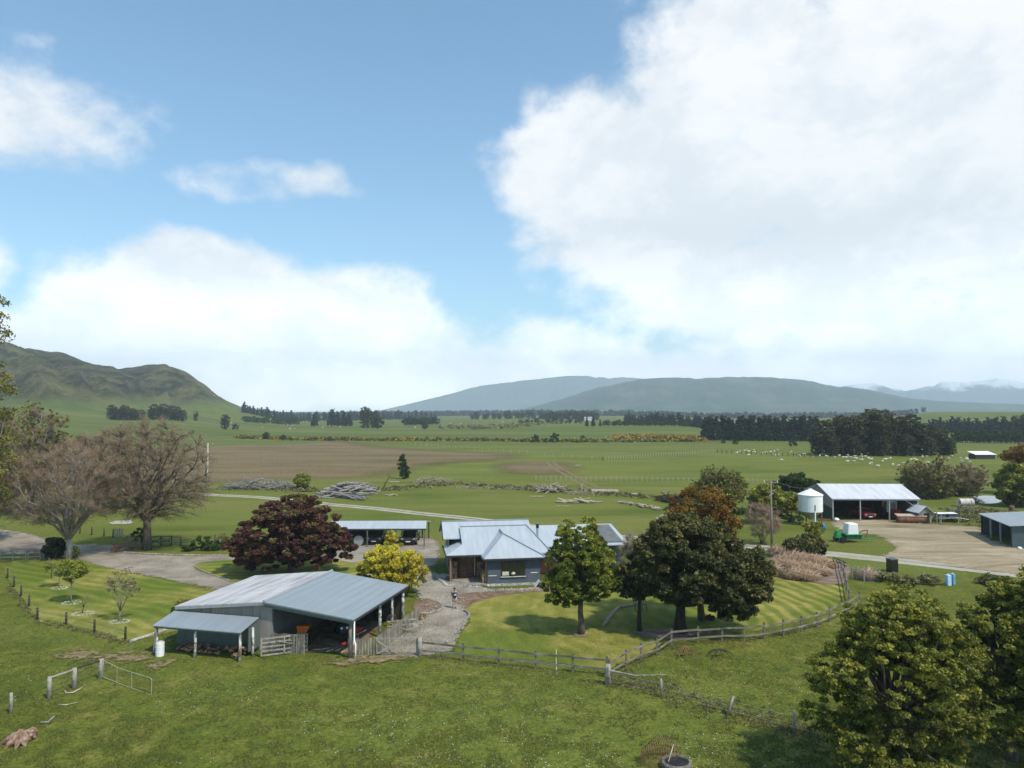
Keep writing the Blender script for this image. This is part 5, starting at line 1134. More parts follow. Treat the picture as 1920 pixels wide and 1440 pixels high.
mb = MB(); mb.box(-.5,.5,-.6,.6,.0,.35); tag(mb.build('step_slab', m_stone, None, loc=on_house(-4.0,3.4), bevel=.04), 'pale stone block beside the left wall of the farmhouse', 'block'); bpy.data.objects['step_slab'].rotation_euler = (0,0,HA+.6)
t = thing('dog_kennel', on_house(4.9,-1.3), HA, 'tiny white pitched kennel at the right corner of the farmhouse front', 'kennel')
MB().slab([(-.45,-.35,0.02),(0,-.35,.62),(0,.45,.62),(-.45,.45,.02)], .04).slab([(.45,-.35,.02),(0.01,-.35,.62),(0.01,.45,.62),(.45,.45,.02)], .04).build('roof', m_white, t); MB().prism([(-.38,-.2,0),(.38,-.2,0),(0,-.2,.5)], (0,.5,0)).build('body', m_blackm, t)
# timber edging on the path and lawn
def logedge(lb, pix, r=.09, mat=m_greylog, n=1, name='log_edging'):
    base = G(*pix[0]); mb = MB()
    for a, b in zip(pix[:-1], pix[1:]):
        A_, B_ = G(*a) - base, G(*b) - base; mb.tube([A_.lerp(B_, .02)+Vector((0,0,r*.8)), B_+Vector((0,0,r*.7))], [r*random.uniform(.85,1.1), r*random.uniform(.8,1)], 7)
    return tag(mb.build(name, mat, smooth=False, loc=base), lb, 'edging')
logedge('row of grey logs edging the gravel path beside the striped lawn', [(836,1208),(850,1192),(858,1184),(866,1170),(872,1164),(880,1156),(878,1150),(870,1146)], .12)
logedge('dark half buried logs across the lawn behind the light green tree', [(1130,1176),(1140,1164),(1150,1150),(1162,1140),(1190,1136),(1210,1134)], .14, m_log)
logedge('log curb along the far edge of the gravel drive', [(232,1037),(280,1040),(330,1042),(398,1043),(440,1043)], .12, m_log)
logedge('timber kerb round the lawn island', [(363,1062),(380,1071),(410,1083),(440,1094)], .08, m_log)
logedge('broken timber kerb on the left edge of the gravel path', [(788,1152),(805,1152),(818,1149),(828,1143)], .12, m_log)
for k, (px, py, n_, lb) in enumerate([(772,1172,9,'small heap of stones and sticks at the palings'),(790,1158,6,'smaller heap of stones just above the first heap')]):
    c = G(px, py); mb = MB(); mb.lathe([(.9,-.03),(.5,.06)], 12)
    for j in range(n_*3): mb.rock((random.gauss(0,.35), random.gauss(0,.35), .08+random.random()*.15), random.uniform(.08,.15), j+k*99, .7)
    tag(mb.build('stone_heap', m_stonew if k else m_greylog, loc=c), lb, 'stones')
mb = MB(); 
for j in range(420):
    a = random.random(); b = random.random(); p = G(905+a*140 if b < .5 else 790+a*90, 1103+random.random()*6 if b < .5 else 1120+random.random()*28); mb.rock((p.x, p.y, .02), random.uniform(.03,.09), j, .6)
tag(mb.build('path_stones', m_stone), 'scattered pale stones on the gravel path before the house', kind='stuff')
# ================================================================ CARPORT and cars
cpx = thing('carport', (-15.8, 93, 0), R(1), 'long open carport with a blue grey gable roof and dark posts', 'carport')
MB().slab([(-7.5,-3,2.28),(5.0,-3,2.28),(4.75,0,2.78),(-7.5,0,2.78)], .07).build('roof', m_houseroof, cpx); MB().slab([(-7.5,0.01,2.78),(4.75,0.01,2.78),(5.0,3.1,2.26),(-7.5,3.1,2.26)], .07).build('roof', m_houseroof, cpx)
MB().bar((-7.4,-2.95,2.15),(4.95,-2.95,2.15),.08,.18).build('front_beam', m_charcoal, cpx)
for x_ in (-7.0,-2.35,1.2,4.75): MB().bar((x_,-2.9,-.1),(x_,-2.9,2.1),.13).build('post', m_greenwall, cpx)
for x_ in (-7.0,-4.6,-2.35,1.2,3.9,4.75): MB().bar((x_,2.9,-.1),(x_,2.9,2.1),.15).build('post', m_darkwood, cpx)
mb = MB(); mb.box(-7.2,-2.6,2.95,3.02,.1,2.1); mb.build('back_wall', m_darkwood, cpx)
def car(name, lb, loc, rz, paint, ute=True, wide=1.9, h=1.82):
    t = thing(name, loc, rz, lb, 'car'); w = wide/2
    mb = MB(); prof = [(-2.5,.55),(-2.52,.95),(-2.35,1.08),(-1.35,1.18),(2.45,1.2),(2.5,.6),(1.9,.42),(-1.9,.42)]
    mb.prism([(-w,y,z) for y,z in prof], (2*w,0,0)); mb.build('body', paint, t, bevel=.06)
    mb = MB(); c = [(-1.35,1.16),(-.65,h-.06),(-.45,h),(1.1,h),(1.35,h-.08),(1.6,1.18)]
    mb.prism([(-w*.88,y,z) for y,z in c], (2*w*.88,0,0)); cab = mb.build('cabin', paint, t, bevel=.05)
    MB().prism([(-w*.8,-1.30,1.2),(w*.8,-1.30,1.2),(w*.74,-.72,h-.12),(-w*.74,-.72,h-.12)], (0,-.04,.02)).build('windscreen', m_glass, cab)
    for s_ in (-1,1): MB().prism([(s_*w*.885,-1.1,1.22),(s_*w*.885,-.6,h-.14),(s_*w*.885,1.1,h-.14),(s_*w*.885,1.3,1.22)], (s_*.02,0,0)).build('side_window', m_glass, cab)
    g = MB().box(-w*.55,w*.55,-2.57,-2.5,.66,.98).build('grille', m_charcoal, t); MB().box(-.28,.28,-2.60,-2.575,.5,.62).build('number_plate', m_white, g)
    for s_ in (-1,1): MB().box(s_*w*.62-.0 if s_>0 else -w*.95, s_*w*.95 if s_>0 else -w*.62, -2.56,-2.48,.8,.99).build('headlight', m_steel, t); MB().box(s_*(w+.02) if s_>0 else s_*(w+.2), s_*(w+.2) if s_>0 else s_*(w+.02), -1.1,-.98,1.15,1.32).build('mirror', m_blackm, t)
    for s_ in (-1,1):
        for y in (-1.6,1.55): wheel(t, (s_*(w-.12),y,.38), .38, .25)
    return t
car('parked_ute', 'shiny black double cab ute with a number plate, in the right bay of the carport', (-13.1,93.0,0), R(1), m_blackm, h=1.88)
car('parked_car', 'dark grey four wheel drive in the carport bay left of the black ute', (-17.3,93.3,0), R(-3), nm('dark_grey_paint', [(.03,.033,.036),(.05,.053,.056)], s=2, rough=.3, spec=.6), h=1.8)
t = thing('round_table', (-19.3,90.6,0), 0, 'grey round table top leaning on edge beside the carport post', 'table top'); MB().lathe([(.62,-.03),(.64,0),(.62,.03)], 20, (0,0,.66), 'y').build('top', m_steel, t)
tag(leafy('golden_shrub', 'small golden bush growing between the two carport bays', 'shrub', (-15.0,89.3,0), 2.1, [(0,0,1.2,.7,.5,.9)], L_yellow, bark_b, 26, 60, .3, .12, .05, .3, nl=6))
# ================================================================ HAY SHED and yard
SA = R(-2.2); hs = thing('hay_shed', G(1562,976.5), SA, 'open three bay hay shed with a pale metal roof and green lower cladding', 'shed'); SW = 12.9
q = lambda x, y, z: (x, y, z)
MB().slab([(-.25,-.3,3.45),(SW+.25,-.3,3.45),(SW+.25,5.6,5.15),(-.25,5.6,5.15)], .07).build('roof', m_whiteroof, hs); MB().slab([(-.25,5.61,5.15),(SW+.25,5.61,5.15),(SW+.25,11.6,3.5),(-.25,11.6,3.5)], .07).build('roof', m_whiteroof, hs)
MB().bar((-.2,-.2,3.32),(SW+.2,-.2,3.32),.10,.2).build('front_beam', m_steel, hs)
MB().prism([(0,0.1,1.9),(0,11.4,1.9),(0,11.4,3.4),(0,5.6,5.05),(0,0.1,3.4)], (-.06,0,0)).build('left_wall', m_shedwall, hs)
o = MB().prism([(-.08,0.1,0),(-.08,8.8,0),(-.08,8.8,2.6),(-.08,0.1,1.9)], (-.05,0,0)).build('green_cladding', m_dgreen, hs)
MB().prism([(SW,0.1,0),(SW,11.4,0),(SW,11.4,3.4),(SW,5.6,5.05),(SW,0.1,3.4)], (.06,0,0)).build('right_wall', m_shedwall, hs)
MB().box(0,SW,11.4,11.46,0,3.4).build('back_wall', m_darkwall, hs)
for x_ in (0.0,4.15,8.55,SW-.05): MB().bar((x_,0,-.1),(x_,0,3.3),.17).build('post', m_steel, hs)
for x_ in (4.15,8.55): MB().bar((x_,5.6,-.1),(x_,5.6,5.0),.15).build('inner_post', m_darkwood, hs)
MB().bar((SW-1.9,-.02,3.2),(SW-.1,-.02,2.0),.09).build('brace', m_steel, hs)
def on_shed(x, y, z=0): return rotz(SA) @ Vector((x, y, z)) + G(1562,976.5)
car('red_car', 'red farm car parked in the middle bay of the hay shed', on_shed(6.0,3.2), SA, m_red, wide=1.75, h=1.6)
def tractor(lb, loc, rz, paint):
    t = thing('tractor', loc, rz, lb, 'tractor')
    MB().box(-.42,.42,-2.2,-.2,.9,1.55).build('bonnet', paint, t, bevel=.06)
    cab = MB().box(-.75,.75,-.2,1.3,1.0,1.3).box(-.8,.8,-.25,1.35,2.55,2.7).build('cab', m_white, t, bevel=.03)
    for x_, y_ in ((-.72,-.15),(.72,-.15),(-.72,1.25),(.72,1.25)): MB().bar((x_,y_,1.25),(x_,y_,2.6),.09).build('pillar', m_white, cab)
    MB().box(-.66,.66,-.12,1.2,1.3,2.54).build('glass', nm('cab_glass', [(.15,.18,.2),(.3,.34,.36)], s=2, rough=.1), cab)
    for s_ in (-1,1): wheel(t, (s_*.95,.7,.85), .85, .45, rim=m_red); wheel(t, (s_*.75,-1.6,.52), .52, .32, rim=m_red); MB().box(s_*.95-.3,s_*.95+.3,.0,1.4,1.72,1.78).build('mudguard', m_red, t)
    return t
tractor('red tractor with a pale glazed cab in the right bay of the hay shed', on_shed(10.3,3.0), SA, m_red)
t = thing('roller', on_shed(11.0,-1.6), SA-.05, 'long rusty land roller with a pale timber deck in front of the hay shed', 'roller')
MB().lathe([(.1,-2.05),(.52,-2.0),(.52,2.0),(.1,2.05)], 20, (0,0,.55), 'x').build('drum', m_rust, t); MB().slab([(-2.15,-.45,1.08),(2.15,-.45,1.08),(2.15,.75,1.28),(-2.15,.75,1.28)], .08).build('deck', nm('pinkish_board', [(.36,.27,.22),(.52,.42,.35)], s=3, rough=.9), t)
mb = MB(); mb.bar((-2.15,0,.55),(-2.15,0,1.2),.1); mb.bar((2.15,0,.55),(2.15,0,1.2),.1); mb.bar((-2.15,.6,.8),(2.15,.6,.8),.1); mb.tube([(0,.6,.8),(-.9,2.0,.5)], .05, 6); mb.build('frame', m_rust, t)
o = MB().rock((0,0,.25),.42,5,.7).build('white_sack', m_white, loc=on_shed(.35,-.35)); tag(o, 'small white bag against the left front post of the hay shed', 'bag')
mb = MB(); mb.bar((-1.9,.2,.12),(0,0,.12),.25,.12); mb.bar((-1.8,.5,.26),(.1,.3,.22),.2,.1); tag(mb.build('plank_stack', m_rust, loc=on_shed(-.4,-.3)), 'short stack of reddish planks below the green cladding', 'planks')
# grain silo
t = thing('grain_silo', D(1516.5,107.2), 0, 'white round grain silo with a conical top on legs', 'silo')
MB().lathe([(1.7,2.05),(1.72,4.45),(1.72,4.5)], 32).build('tank', m_white, t, smooth=False); MB().lathe([(1.80,4.45),(1.80,4.52),(.28,5.28),(.28,5.36),(.05,5.4)], 32).build('cone_roof', m_white, t)
MB().lathe([(1.70,2.1),(1.66,2.04),(.35,.95),(.3,.8)], 32).build('hopper', m_steel, t)
for k in range(4): a = k*math.pi/2 + math.pi/4*0 - math.pi/2; MB().bar((math.cos(a)*1.62,math.sin(a)*1.62,-.1),(math.cos(a)*1.62,math.sin(a)*1.62,2.4),.15).build('leg', m_white if k == 0 else m_rust, t)
MB().tube([(0,-1.78,2.3),(0,-1.78,3.2)], .06, 8).build('sight_pipe', m_steel, t)
# fertiliser spreader
t = thing('seed_spreader', G(1592,1016), R(4), 'green farm spreader with a tall white hopper, on the grass before the yard', 'spreader')
MB().prism([(-.55,-.7,1.0),(.95,-.7,1.0),(.85,-.7,2.45),(-.42,-.7,2.45)], (0,1.3,0)).build('hopper', m_white, t, bevel=.12)
MB().box(-.75,1.3,-.75,.75,.45,1.0).build('body', m_dgreen, t, bevel=.04)
MB().box(-.85,1.4,-.85,.85,1.0,1.1).build('deck', m_green, t)
mb = MB(); mb.tube([(-1.9,-.3,1.5),(-1.6,-.2,1.1),(-1.2,0,.7),(-.7,0,.6)], .13, 7); mb.box(-1.9,-1.2,-.35,.35,.55,1.15); mb.box(-1.75,-1.35,-.3,.3,1.15,1.6); mb.build('gearbox', m_green, t, bevel=.04)
wheel(t, (-1.25,-.85,.42), .42, .26, rim=m_cream, axis='y'); wheel(t, (-1.25,.85,.42), .42, .26, rim=m_cream, axis='y')
mb = MB(); mb.tube([(1.3,0,1.1),(1.9,0,1.45),(2.5,0,1.5),(2.45,0,1.1),(2.2,0,.5)], .07, 6); mb.build('arm', m_rust, t); mb = MB(); mb.bar((1.3,0,.35),(3.4,0,.3),.14); mb.bar((2.0,-.4,.35),(2.0,.4,.35),.1); mb.build('drawbar', m_green, t)
t = thing('blue_harrow', G(1535,996), .3, 'small blue implement with a round drum beside the silo legs', 'implement')
MB().lathe([(.1,-.35),(.5,-.3),(.5,.3),(.1,.35)], 16, (.55,0,.55), 'x').build('drum', m_blue, t); mb = MB(); mb.tube([(-1.0,0,1.0),(-.3,0,.9),(.3,0,1.1),(.9,0,.8)], .07, 6); mb.bar((-.9,0,0),(-1.0,0,1.0),.08); mb.bar((-.8,-.3,.4),(.6,-.3,.4),.08); mb.build('frame', m_blue, t)
# right shed
B0 = G(1898,1027); B1 = G(1840,1000); rsd = thing('implement_shed', B0, 0, 'slate blue open sided implement shed at the right edge', 'shed')
d = B1 - B0; Ls = d.length; dv = d.normalized(); nv = Vector((dv.y, -dv.x, 0)); 
rsd.rotation_euler = (0,0,math.atan2(nv.y, nv.x))
# local x = away to the right (nv), local y = back along the open side
MB().slab([(-.3,-.3,2.72),(-.3,Ls+.3,2.72),(6.5,Ls+.3,3.3),(6.5,-.3,3.3)], .08).build('roof', m_blueroof, rsd)
MB().box(0,6.4,0,.07,0,2.66).build('end_wall', m_slate, rsd); MB().box(0,6.4,Ls-.07,Ls,0,2.66).build('far_wall', m_slate, rsd); MB().box(6.3,6.4,.08,Ls-.08,0,3.1).build('back_wall', m_darkwall, rsd)
for f in (0.02,.36,.68,.99): MB().bar((.05,Ls*f,-.1),(.05,Ls*f,2.62),.16).build('post', m_steel if f in (.36,.68) else m_charcoal, rsd)
MB().bar((-.02,0,2.58),(-.02,Ls,2.58),.08,.18).build('side_beam', m_charcoal, rsd)
t = thing('pallet', G(1902,1026), .1, 'pale slatted pallet leaning on the end wall of the slate shed', 'pallet')
for k in range(5): MB().bar((k*.17,-.25,.05),(k*.17,.05,1.6),.13,.03).build('slat', m_wood2, t)
for z in (.3,1.3): MB().bar((-.06,-.28+z*.15,z),(.75,-.28+z*.15,z),.04,.1).build('batten', m_wood2, t)
tag(MB().rock((0,0,.15),.3,8,.6).build('white_bag', m_white, loc=G(1912,1030)), 'small white bag at the foot of the leaning pallet', 'bag')
# gear right of the hay shed
t = thing('hut', G(1735,981), .15, 'tiny weathered pitched hut beside the hay shed', 'hut')
MB().box(-1.1,1.1,0,2.2,0,1.7).build('wall', m_wood, t); MB().prism([(-1.1,-.0,1.7),(1.1,-.0,1.7),(0,-.0,2.5)], (0,2.2,0)).build('gable', m_wood, t)
MB().slab([(-1.3,-.3,1.62),(0,-.3,2.6),(0,2.5,2.6),(-1.3,2.5,1.62)], .06).slab([(1.3,-.3,1.62),(0.01,-.3,2.6),(0.01,2.5,2.6),(1.3,2.5,1.62)], .06).build('roof', m_whiteroof, t); MB().box(-.2,.7,-.03,.0,0,1.5).build('door', m_blackm, t)
mb = MB(); mb.bar((1.7,-.3,0),(1.7,-.3,1.9),.1); mb.bar((1.9,-.9,0),(1.9,-.9,1.4),.1); mb.build('stake', m_wood2, t)
t = thing('stock_crate_trailer', G(1776,979), .05, 'low pale trailer with two white lids beside the tiny hut', 'trailer')
MB().box(-1.6,1.7,-.5,.8,.62,.72).build('deck', m_wood2, t)
for x_ in (-1.0,.6):
    c = MB().box(x_-.55,x_+.65,-.3,.6,.72,1.25).build('box', m_slate, t); MB().slab([(x_-.7,-.45,1.36),(x_+.8,-.45,1.36),(x_+.8,.75,1.4),(x_-.7,.75,1.4)], .06).build('lid', m_white, c)
for x_ in (-1.4,1.5): MB().bar((x_,-.4,0),(x_,-.4,.62),.1).build('leg', m_wood2, t)
wheel(t, (.9,-.62,.3), .3, .16, axis='y'); MB().tube([(1.7,.1,.65),(3.4,-.3,.35)], .05, 6).build('drawbar', m_steel, t)
t = thing('fuel_tank', G(1811,967), 0, 'rust streaked horizontal tank on a tall post stand', 'tank')
MB().lathe([(.05,-1.15),(.62,-1.1),(.62,1.1),(.05,1.15)], 22, (0,0,2.15), 'x').build('drum', m_rustroof, t)
for x_ in (-.95,.95):
    for y_ in (-.45,.45): MB().bar((x_,y_,-.1),(x_,y_,1.65),.1).build('leg', m_wood, t)
MB().bar((-1,-.45,1.6),(1,-.45,1.6),.1).bar((-1,.45,1.6),(1,.45,1.6),.1).build('cradle', m_wood, t)
postrail('yard_rails', 'short old rail yard fence between the trailer and the tank', [(1779,971),(1786,970),(1794,973),(1800,974)], rails=(.5,.85,1.2), mat=m_wood, posth=1.7)
tag(MB().lathe([(.3,0),(.42,.1),(.42,.7),(.3,.8)], 14).build('barrel', m_rust, loc=G(1897,957)), 'rusty barrel on the bank behind the slate shed', 'barrel')
# compost bin, blue barrels, wire ring
t = thing('compost_bin', G(1673,1072), .2, 'square black compost bin on the grass below the yard', 'bin'); MB().prism([(-.42,-.42,0),(.42,-.42,0),(.42,.42,0),(-.42,.42,0)], (0,0,1.3)).build('body', m_blackm, t, bevel=.05); MB().slab([(-.45,-.45,1.41),(.45,-.45,1.41),(.45,.45,1.41),(-.45,.45,1.41)], .1).build('lid', m_slate, t, bevel=.03)
for k, (px, lb) in enumerate([(1778,'pale blue plastic container left of its twin by the weeds'),(1786,'brighter blue plastic container right of its twin by the weeds')]):
    t = thing('water_container', G(px, 1098-2*k), .2+.4*k, lb, 'container'); MB().box(-.22,.22,-.2,.2,0,1.05).build('body', [nm('faded_blue', [(.35,.55,.72),(.5,.68,.8)], s=3), m_lblue][k], t, bevel=.05); MB().lathe([(.06,1.05),(.06,1.13)], 10).build('cap', m_white, t)
t = thing('netting_ring', G(1624,1086), 0, 'ring of wire netting on short stakes round the dead plant', 'netting')
mb = MB()
for z in np.linspace(.05,1.0,7): mb.tube([(math.cos(a)*1.35, math.sin(a)*1.1, z) for a in np.linspace(0,6.283,20)], .012, 3, False)
for k in range(28): a = k/28*6.283; mb.bar((math.cos(a)*1.35,math.sin(a)*1.1,0),(math.cos(a)*1.35,math.sin(a)*1.1,1.0),.012)
mb.build('mesh', m_steel, t)
for k in range(6): a = k/6*6.283; MB().bar((math.cos(a)*1.4,math.sin(a)*1.15,-.1),(math.cos(a)*1.4,math.sin(a)*1.15,1.15),.09).build('stake', m_wood2, t)
t = postrail('rail_fence', 'short broken timber fence at the right end of the mulch bed', [(1578,1072),(1582,1086),(1585,1098),(1588,1112),(1592,1130)], mat=m_wood, rails=(.5,.95))
t = thing('old_plough', G(1574,1066), .5, 'rusty old plough frame on the right of the mulch bed', 'plough'); mb = MB(); mb.tube([(-1,0,1.3),(0,.3,1.0),(1.1,0,.5)], .06, 6); mb.tube([(-.9,-.3,.9),(0,0,.6),(.8,-.3,.2)], .06, 6)
for k in range(4): mb.tube([(-.8+k*.5,.2,1.1-.2*k),(-.7+k*.5,0,.5),(-.9+k*.5,-.2,.02)], .05, 6)
mb.build('frame', m_darkwood, t)
# power poles
def pole(lb, loc, h, mat, tr_=False, arm=1.8, wires=None, r=.16):
    t = thing('power_pole', loc, 0, lb, 'power pole'); MB().tube([(0,0,-.3),(0,0,h)], [r,r*.65], 10).build('shaft', mat, t, smooth=True)
    a = MB().bar((-arm/2,0,h-.35),(arm/2,0,h-.35),.1,.12).build('crossarm', m_wood, t)
    for x_ in (-arm/2+.1,0,arm/2-.1): MB().lathe([(.05,h-.29),(.07,h-.2),(.03,h-.1)], 8, (x_,0,0)).build('insulator', m_white, a)
    if tr_:
        MB().bar((-.75,.0,h-3.4),(.75,0,h-3.4),.1,.1).build('crossarm', m_rust, t); MB().bar((-.3,-.15,h-2.0),(.3,-.1,h-1.6),.09).build('bracket', m_steel, t)
    return t
pole('timber power pole with two crossarms beside the lane left of the silo', G(1447,1030), 8.5, m_wood, True)
pole('tall pale concrete power pole standing alone at the edge of the ploughed field', G(388.5,922), 10.2, nm('pale_pole', [(.50,.48,.42),(.62,.6,.53)], s=3), False, 2.2, r=.17)
mb = MB(); a = G(1447,1030)+Vector((.8,0,8.2)); b = on_shed(-.1,5.6,4.9)
mb.tube([a.lerp(b,k/8) - Vector((0,0,math.sin(math.pi*k/8)*.6)) for k in range(9)], .012, 3, False); b2 = G(1447,1030)+Vector((-.8,0,8.2)); e2 = D(1190,100)+Vector((0,0,7.0))
tag(mb.build('power_line', m_steel), 'cable sagging from the timber power pole to the hay shed gable', 'cable')
# left yard furniture
t = thing('wagon_wheel', G(232,1034), .2, 'rusty hay rake with one big spoked wheel beside the bare trunk', 'hay rake')
mb = MB(); rw = .95; ring_ = [(math.cos(a)*rw,0,rw+math.sin(a)*rw) for a in np.linspace(0,6.283,28)]; mb.tube(ring_, .035, 5, False)
for k in range(12): a = k/12*6.283; mb.bar((0,0,rw),(math.cos(a)*rw,0,rw+math.sin(a)*rw),.025)
mb.lathe([(.1,-.12),(.1,.12)], 10, (0,0,rw), 'y'); mb.build('wheel', m_rust, t, loc=(.7,0,0))
mb = MB(); mb.box(-1.2,-.3,-.3,.3,.3,.6); mb.tube([(-1.1,0,.6),(-.9,-.1,1.2),(-.2,0,1.0),(.7,0,.95)], .05, 6); mb.tube([(-.8,-.3,.1),(-.4,-.3,.9),(.3,-.2,.6)], .04, 6)
for k in range(6): mb.tube([(-1.2+k*.3,.1,.9),(-1.35+k*.3,-.3,.6),(-1.2+k*.3,-.45,.1)], .02, 4)
mb.build('frame', m_rust, t); wheel(t, (-1.0,-.5,.3), .3, .1, tyre=m_rust, rim=m_rust, axis='y')
def fancy_gate(lb, p, q_, h, mat):
    d = q_ - p; Lg_ = d.length; t = thing('ornate_gate', p, math.atan2(d.y,d.x), lb, 'gate')
    mb = MB(); mb.bar((0,0,.1),(Lg_,0,.1),.06,.1); mb.bar((0,0,h),(Lg_,0,h),.06,.1)
    for x_ in (0,Lg_/2,Lg_): mb.bar((x_,0,.05),(x_,0,h+.08),.12,.06)
    mb.build('frame', mat, t)
    mb = MB()
    for k in range(2):
        x0 = Lg_/2*k; mb.tube([(x0+Lg_/2*f,-.01,h*(.5+.5*(2*f-1)**2)) for f in np.linspace(0,1,9)], .045, 5); mb.tube([(x0+Lg_/2*f,.01,.1+h*.5*(1-(2*f-1)**2)) for f in np.linspace(0,1,9)], .045, 5)
    mb.bar((0,.02,h*.52),(Lg_,.02,h*.52),.04,.06); mb.build('arches', mat, t); return t
fancy_gate('dark ornate timber gate with curved braces right of the big bare trunk', G(281,1026), G(322,1024), 1.25, m_darkwood)
fancy_gate('second ornate gate half hidden behind the rake wheel', G(238,1026), G(262,1027), 1.2, m_wood)
t = palings('picket_gate', 'little grey picket gate behind the hay rake', [G(213,1008), G(231,1007)], 1.2, .2, m_wood2)
wirefence('wire_fence', 'thin post and wire fence beyond the drive behind the big bare trunk', [(150,1000),(172,1003),(195,1006),(212,1008),(339,1024),(403,1019),(440,1014)], 1.1, (.3,.6,.9), r=.08)
postrail('rail_fence', 'pale rail fence with cross braces at the left edge by the round bush', [(-30,1051),(0,1050),(24,1050),(48,1050)], rails=(.35,.7,1.05), mat=m_wood2)
postrail('rail_fence', 'dark broken rails between the pale fence and the round bush', [(52,1052),(66,1050),(76,1050)], rails=(.4,.8), mat=m_wood)
mb = MB(); mb.lathe([(1.35,-.02),(1.3,.03)], 24)
for j in range(40): a = random.random()*6.28; r_ = random.uniform(.9,1.3); mb.rock((math.cos(a)*r_, math.sin(a)*r_, .06), random.uniform(.08,.18), j, .7)
tag(mb.build('fire_pit', m_stone, loc=G(228,979)), 'ring of pale stones on the grass behind the bare trees', 'fire pit')
sheet('worn_ground', 'pale ground round the stone ring behind the bare trees', [(205,981),(228,977),(250,980),(236,984),(212,984)], ML, inset=.6, step=1)
# ================================================================ LOG PILES
def heap(name, lb, px0, py0, px1, py1, n, Lr, rr_, h, mat, dirx=True, cat='log pile', spread=.8, seed=1, jitter=.35):
    r_ = random.Random(seed); a, b = G(px0, py0), G(px1, py1); mb = MB(); d = (b - a); ang_ = math.atan2(d.y, d.x)
    for k in range(n):
        f = r_.random(); z = rr_ + r_.random() ** 1.5 * h * (1 - abs(2*f - 1) ** 2 * .7); c = d * f + Vector((r_.gauss(0,.3), r_.gauss(0,spread), z))
        al = (ang_ if dirx else r_.random()*3.14) + r_.gauss(0, jitter); L_ = Lr * r_.uniform(.5,1.2); tl = r_.gauss(0, .12 if dirx else .3)
        e = Vector((math.cos(al)*math.cos(tl), math.sin(al)*math.cos(tl), math.sin(tl))) * L_/2; r2 = rr_ * r_.uniform(.5,1.2); bend = Vector((r_.gauss(0,.05), r_.gauss(0,.05), r_.gauss(0,.04))) * L_
        mb.tube([c - e, c + bend, c + e], [r2, r2*.9, r2*.65], 6)
    return tag(mb.build(name, mat, loc=a), lb, cat)
heap('log_pile', 'big stack of grey logs beside the lane', 612, 932, 690, 926, 120, 4.5, .2, 2.3, m_greylog, spread=1.2, seed=2, jitter=.2)
heap('log_pile', 'low front row of grey logs spilling from the big stack', 606, 930, 680, 938, 30, 4, .2, .5, m_greylog, seed=3, jitter=.15, spread=.5)
heap('brush_pile', 'long heap of grey dead branches at the edge of the ploughed field', 425, 917, 545, 916, 230, 3.6, .09, 2.2, m_greylog, False, 'brush pile', 1.3, 4)
heap('brush_pile', 'short dark brush heap right of the poplar', 772, 906, 845, 904, 70, 3, .09, 1.1, m_log, False, 'brush pile', 1.0, 5)
heap('brush_pile', 'jagged stump and branch heap at the end of the wheel tracks', 1010, 922, 1058, 923, 46, 3.2, .17, 1.7, m_log, False, 'brush pile', .9, 6)
heap('brush_pile', 'low dark litter of branches right of the jagged heap', 1062, 925, 1120, 928, 40, 2, .08, .5, m_log, False, 'brush pile', .8, 7)
heap('brush_pile', 'dark charred heap beside the willows', 1240, 940, 1285, 944, 90, 3, .12, 1.1, m_darkwood, False, 'brush pile', 1.0, 8)
heap('brush_pile', 'faint line of debris left of the jagged heap', 850, 915, 1000, 918, 60, 1.6, .07, .3, m_greylog, False, 'brush pile', .8, 9)
heap('log_row', 'row of pale sawn logs lying on the paddock', 1050, 943, 1112, 943, 26, 2.6, .22, .35, m_palelog, seed=10, jitter=.15, spread=.35, cat='logs')
heap('log_row', 'scattered line of pale split rounds leading to the willows', 1162, 943, 1240, 957, 46, .9, .2, .3, m_palelog, seed=11, jitter=.6, spread=.4, cat='logs')
heap('timber_stack', 'small pale timber stack behind the bare shrub', 1236, 975, 1256, 977, 20, 2, .14, .7, m_palelog, seed=12, jitter=.1, spread=.4, cat='logs')
for (px, py, L_, rr_, al, lb) in [(1134,925,5.5,.42,0,'thick pale trunk lying in the debris line'),(1190,930,2.2,.3,.7,'short pale log lying at an angle right of the thick trunk'),(1008,932,2.8,.12,0,'single pale pole lying on the paddock'),(1056,950,2.6,.08,-.1,'thin pale stick below the sawn log row'),(740,905,2.2,.14,.15,'pale crooked branch left of the poplar'),(1084,874,1.6,.2,0,'small pale log alone beside the wheel tracks')]:
    mb = MB(); mb.tube([(-L_/2*math.cos(al),-L_/2*math.sin(al),rr_),(0,0,rr_),(L_/2*math.cos(al),L_/2*math.sin(al),rr_)], [rr_,rr_*.95,rr_*.8], 9); tag(mb.build('fallen_log', m_palelog, loc=G(px,py)), lb, 'log')
t = MB().tube([(0,0,0),(.1,0,.9),(-.1,0,1.6)], [.2,.16,.1], 6).tube([(0,0,.8),(.5,0,1.9)], [.1,.05], 5).build('dead_stump', m_palelog, loc=G(1090,922)); tag(t, 'pale upright snag in the debris line by the wheel tracks', 'stump')
t = MB().tube([(0,0,0),(.5,0,1.3),(1.4,0,2.9)], [.18,.12,.05], 6).tube([(1.3,0,2.7),(1.2,0,3.6)], [.06,.03], 5).build('dead_stump', m_darkwood, loc=G(718,918)); tag(t, 'dark snag with a pale tip right of the big log stack', 'stump')
logedge('pale stones and rubble spread right of the big log stack', [(722,929),(730,930),(738,928),(745,930)], .16, m_palelog, name='rubble')
for k, (px, py) in enumerate([(248,1202),(262,1198),(300,1188)]): pass
logedge('pale rocks and rubble along the lawn corner near the lean-to', [(244,1206),(256,1201),(270,1197),(285,1192),(300,1187),(312,1183)], .13, m_stone, name='rubble')
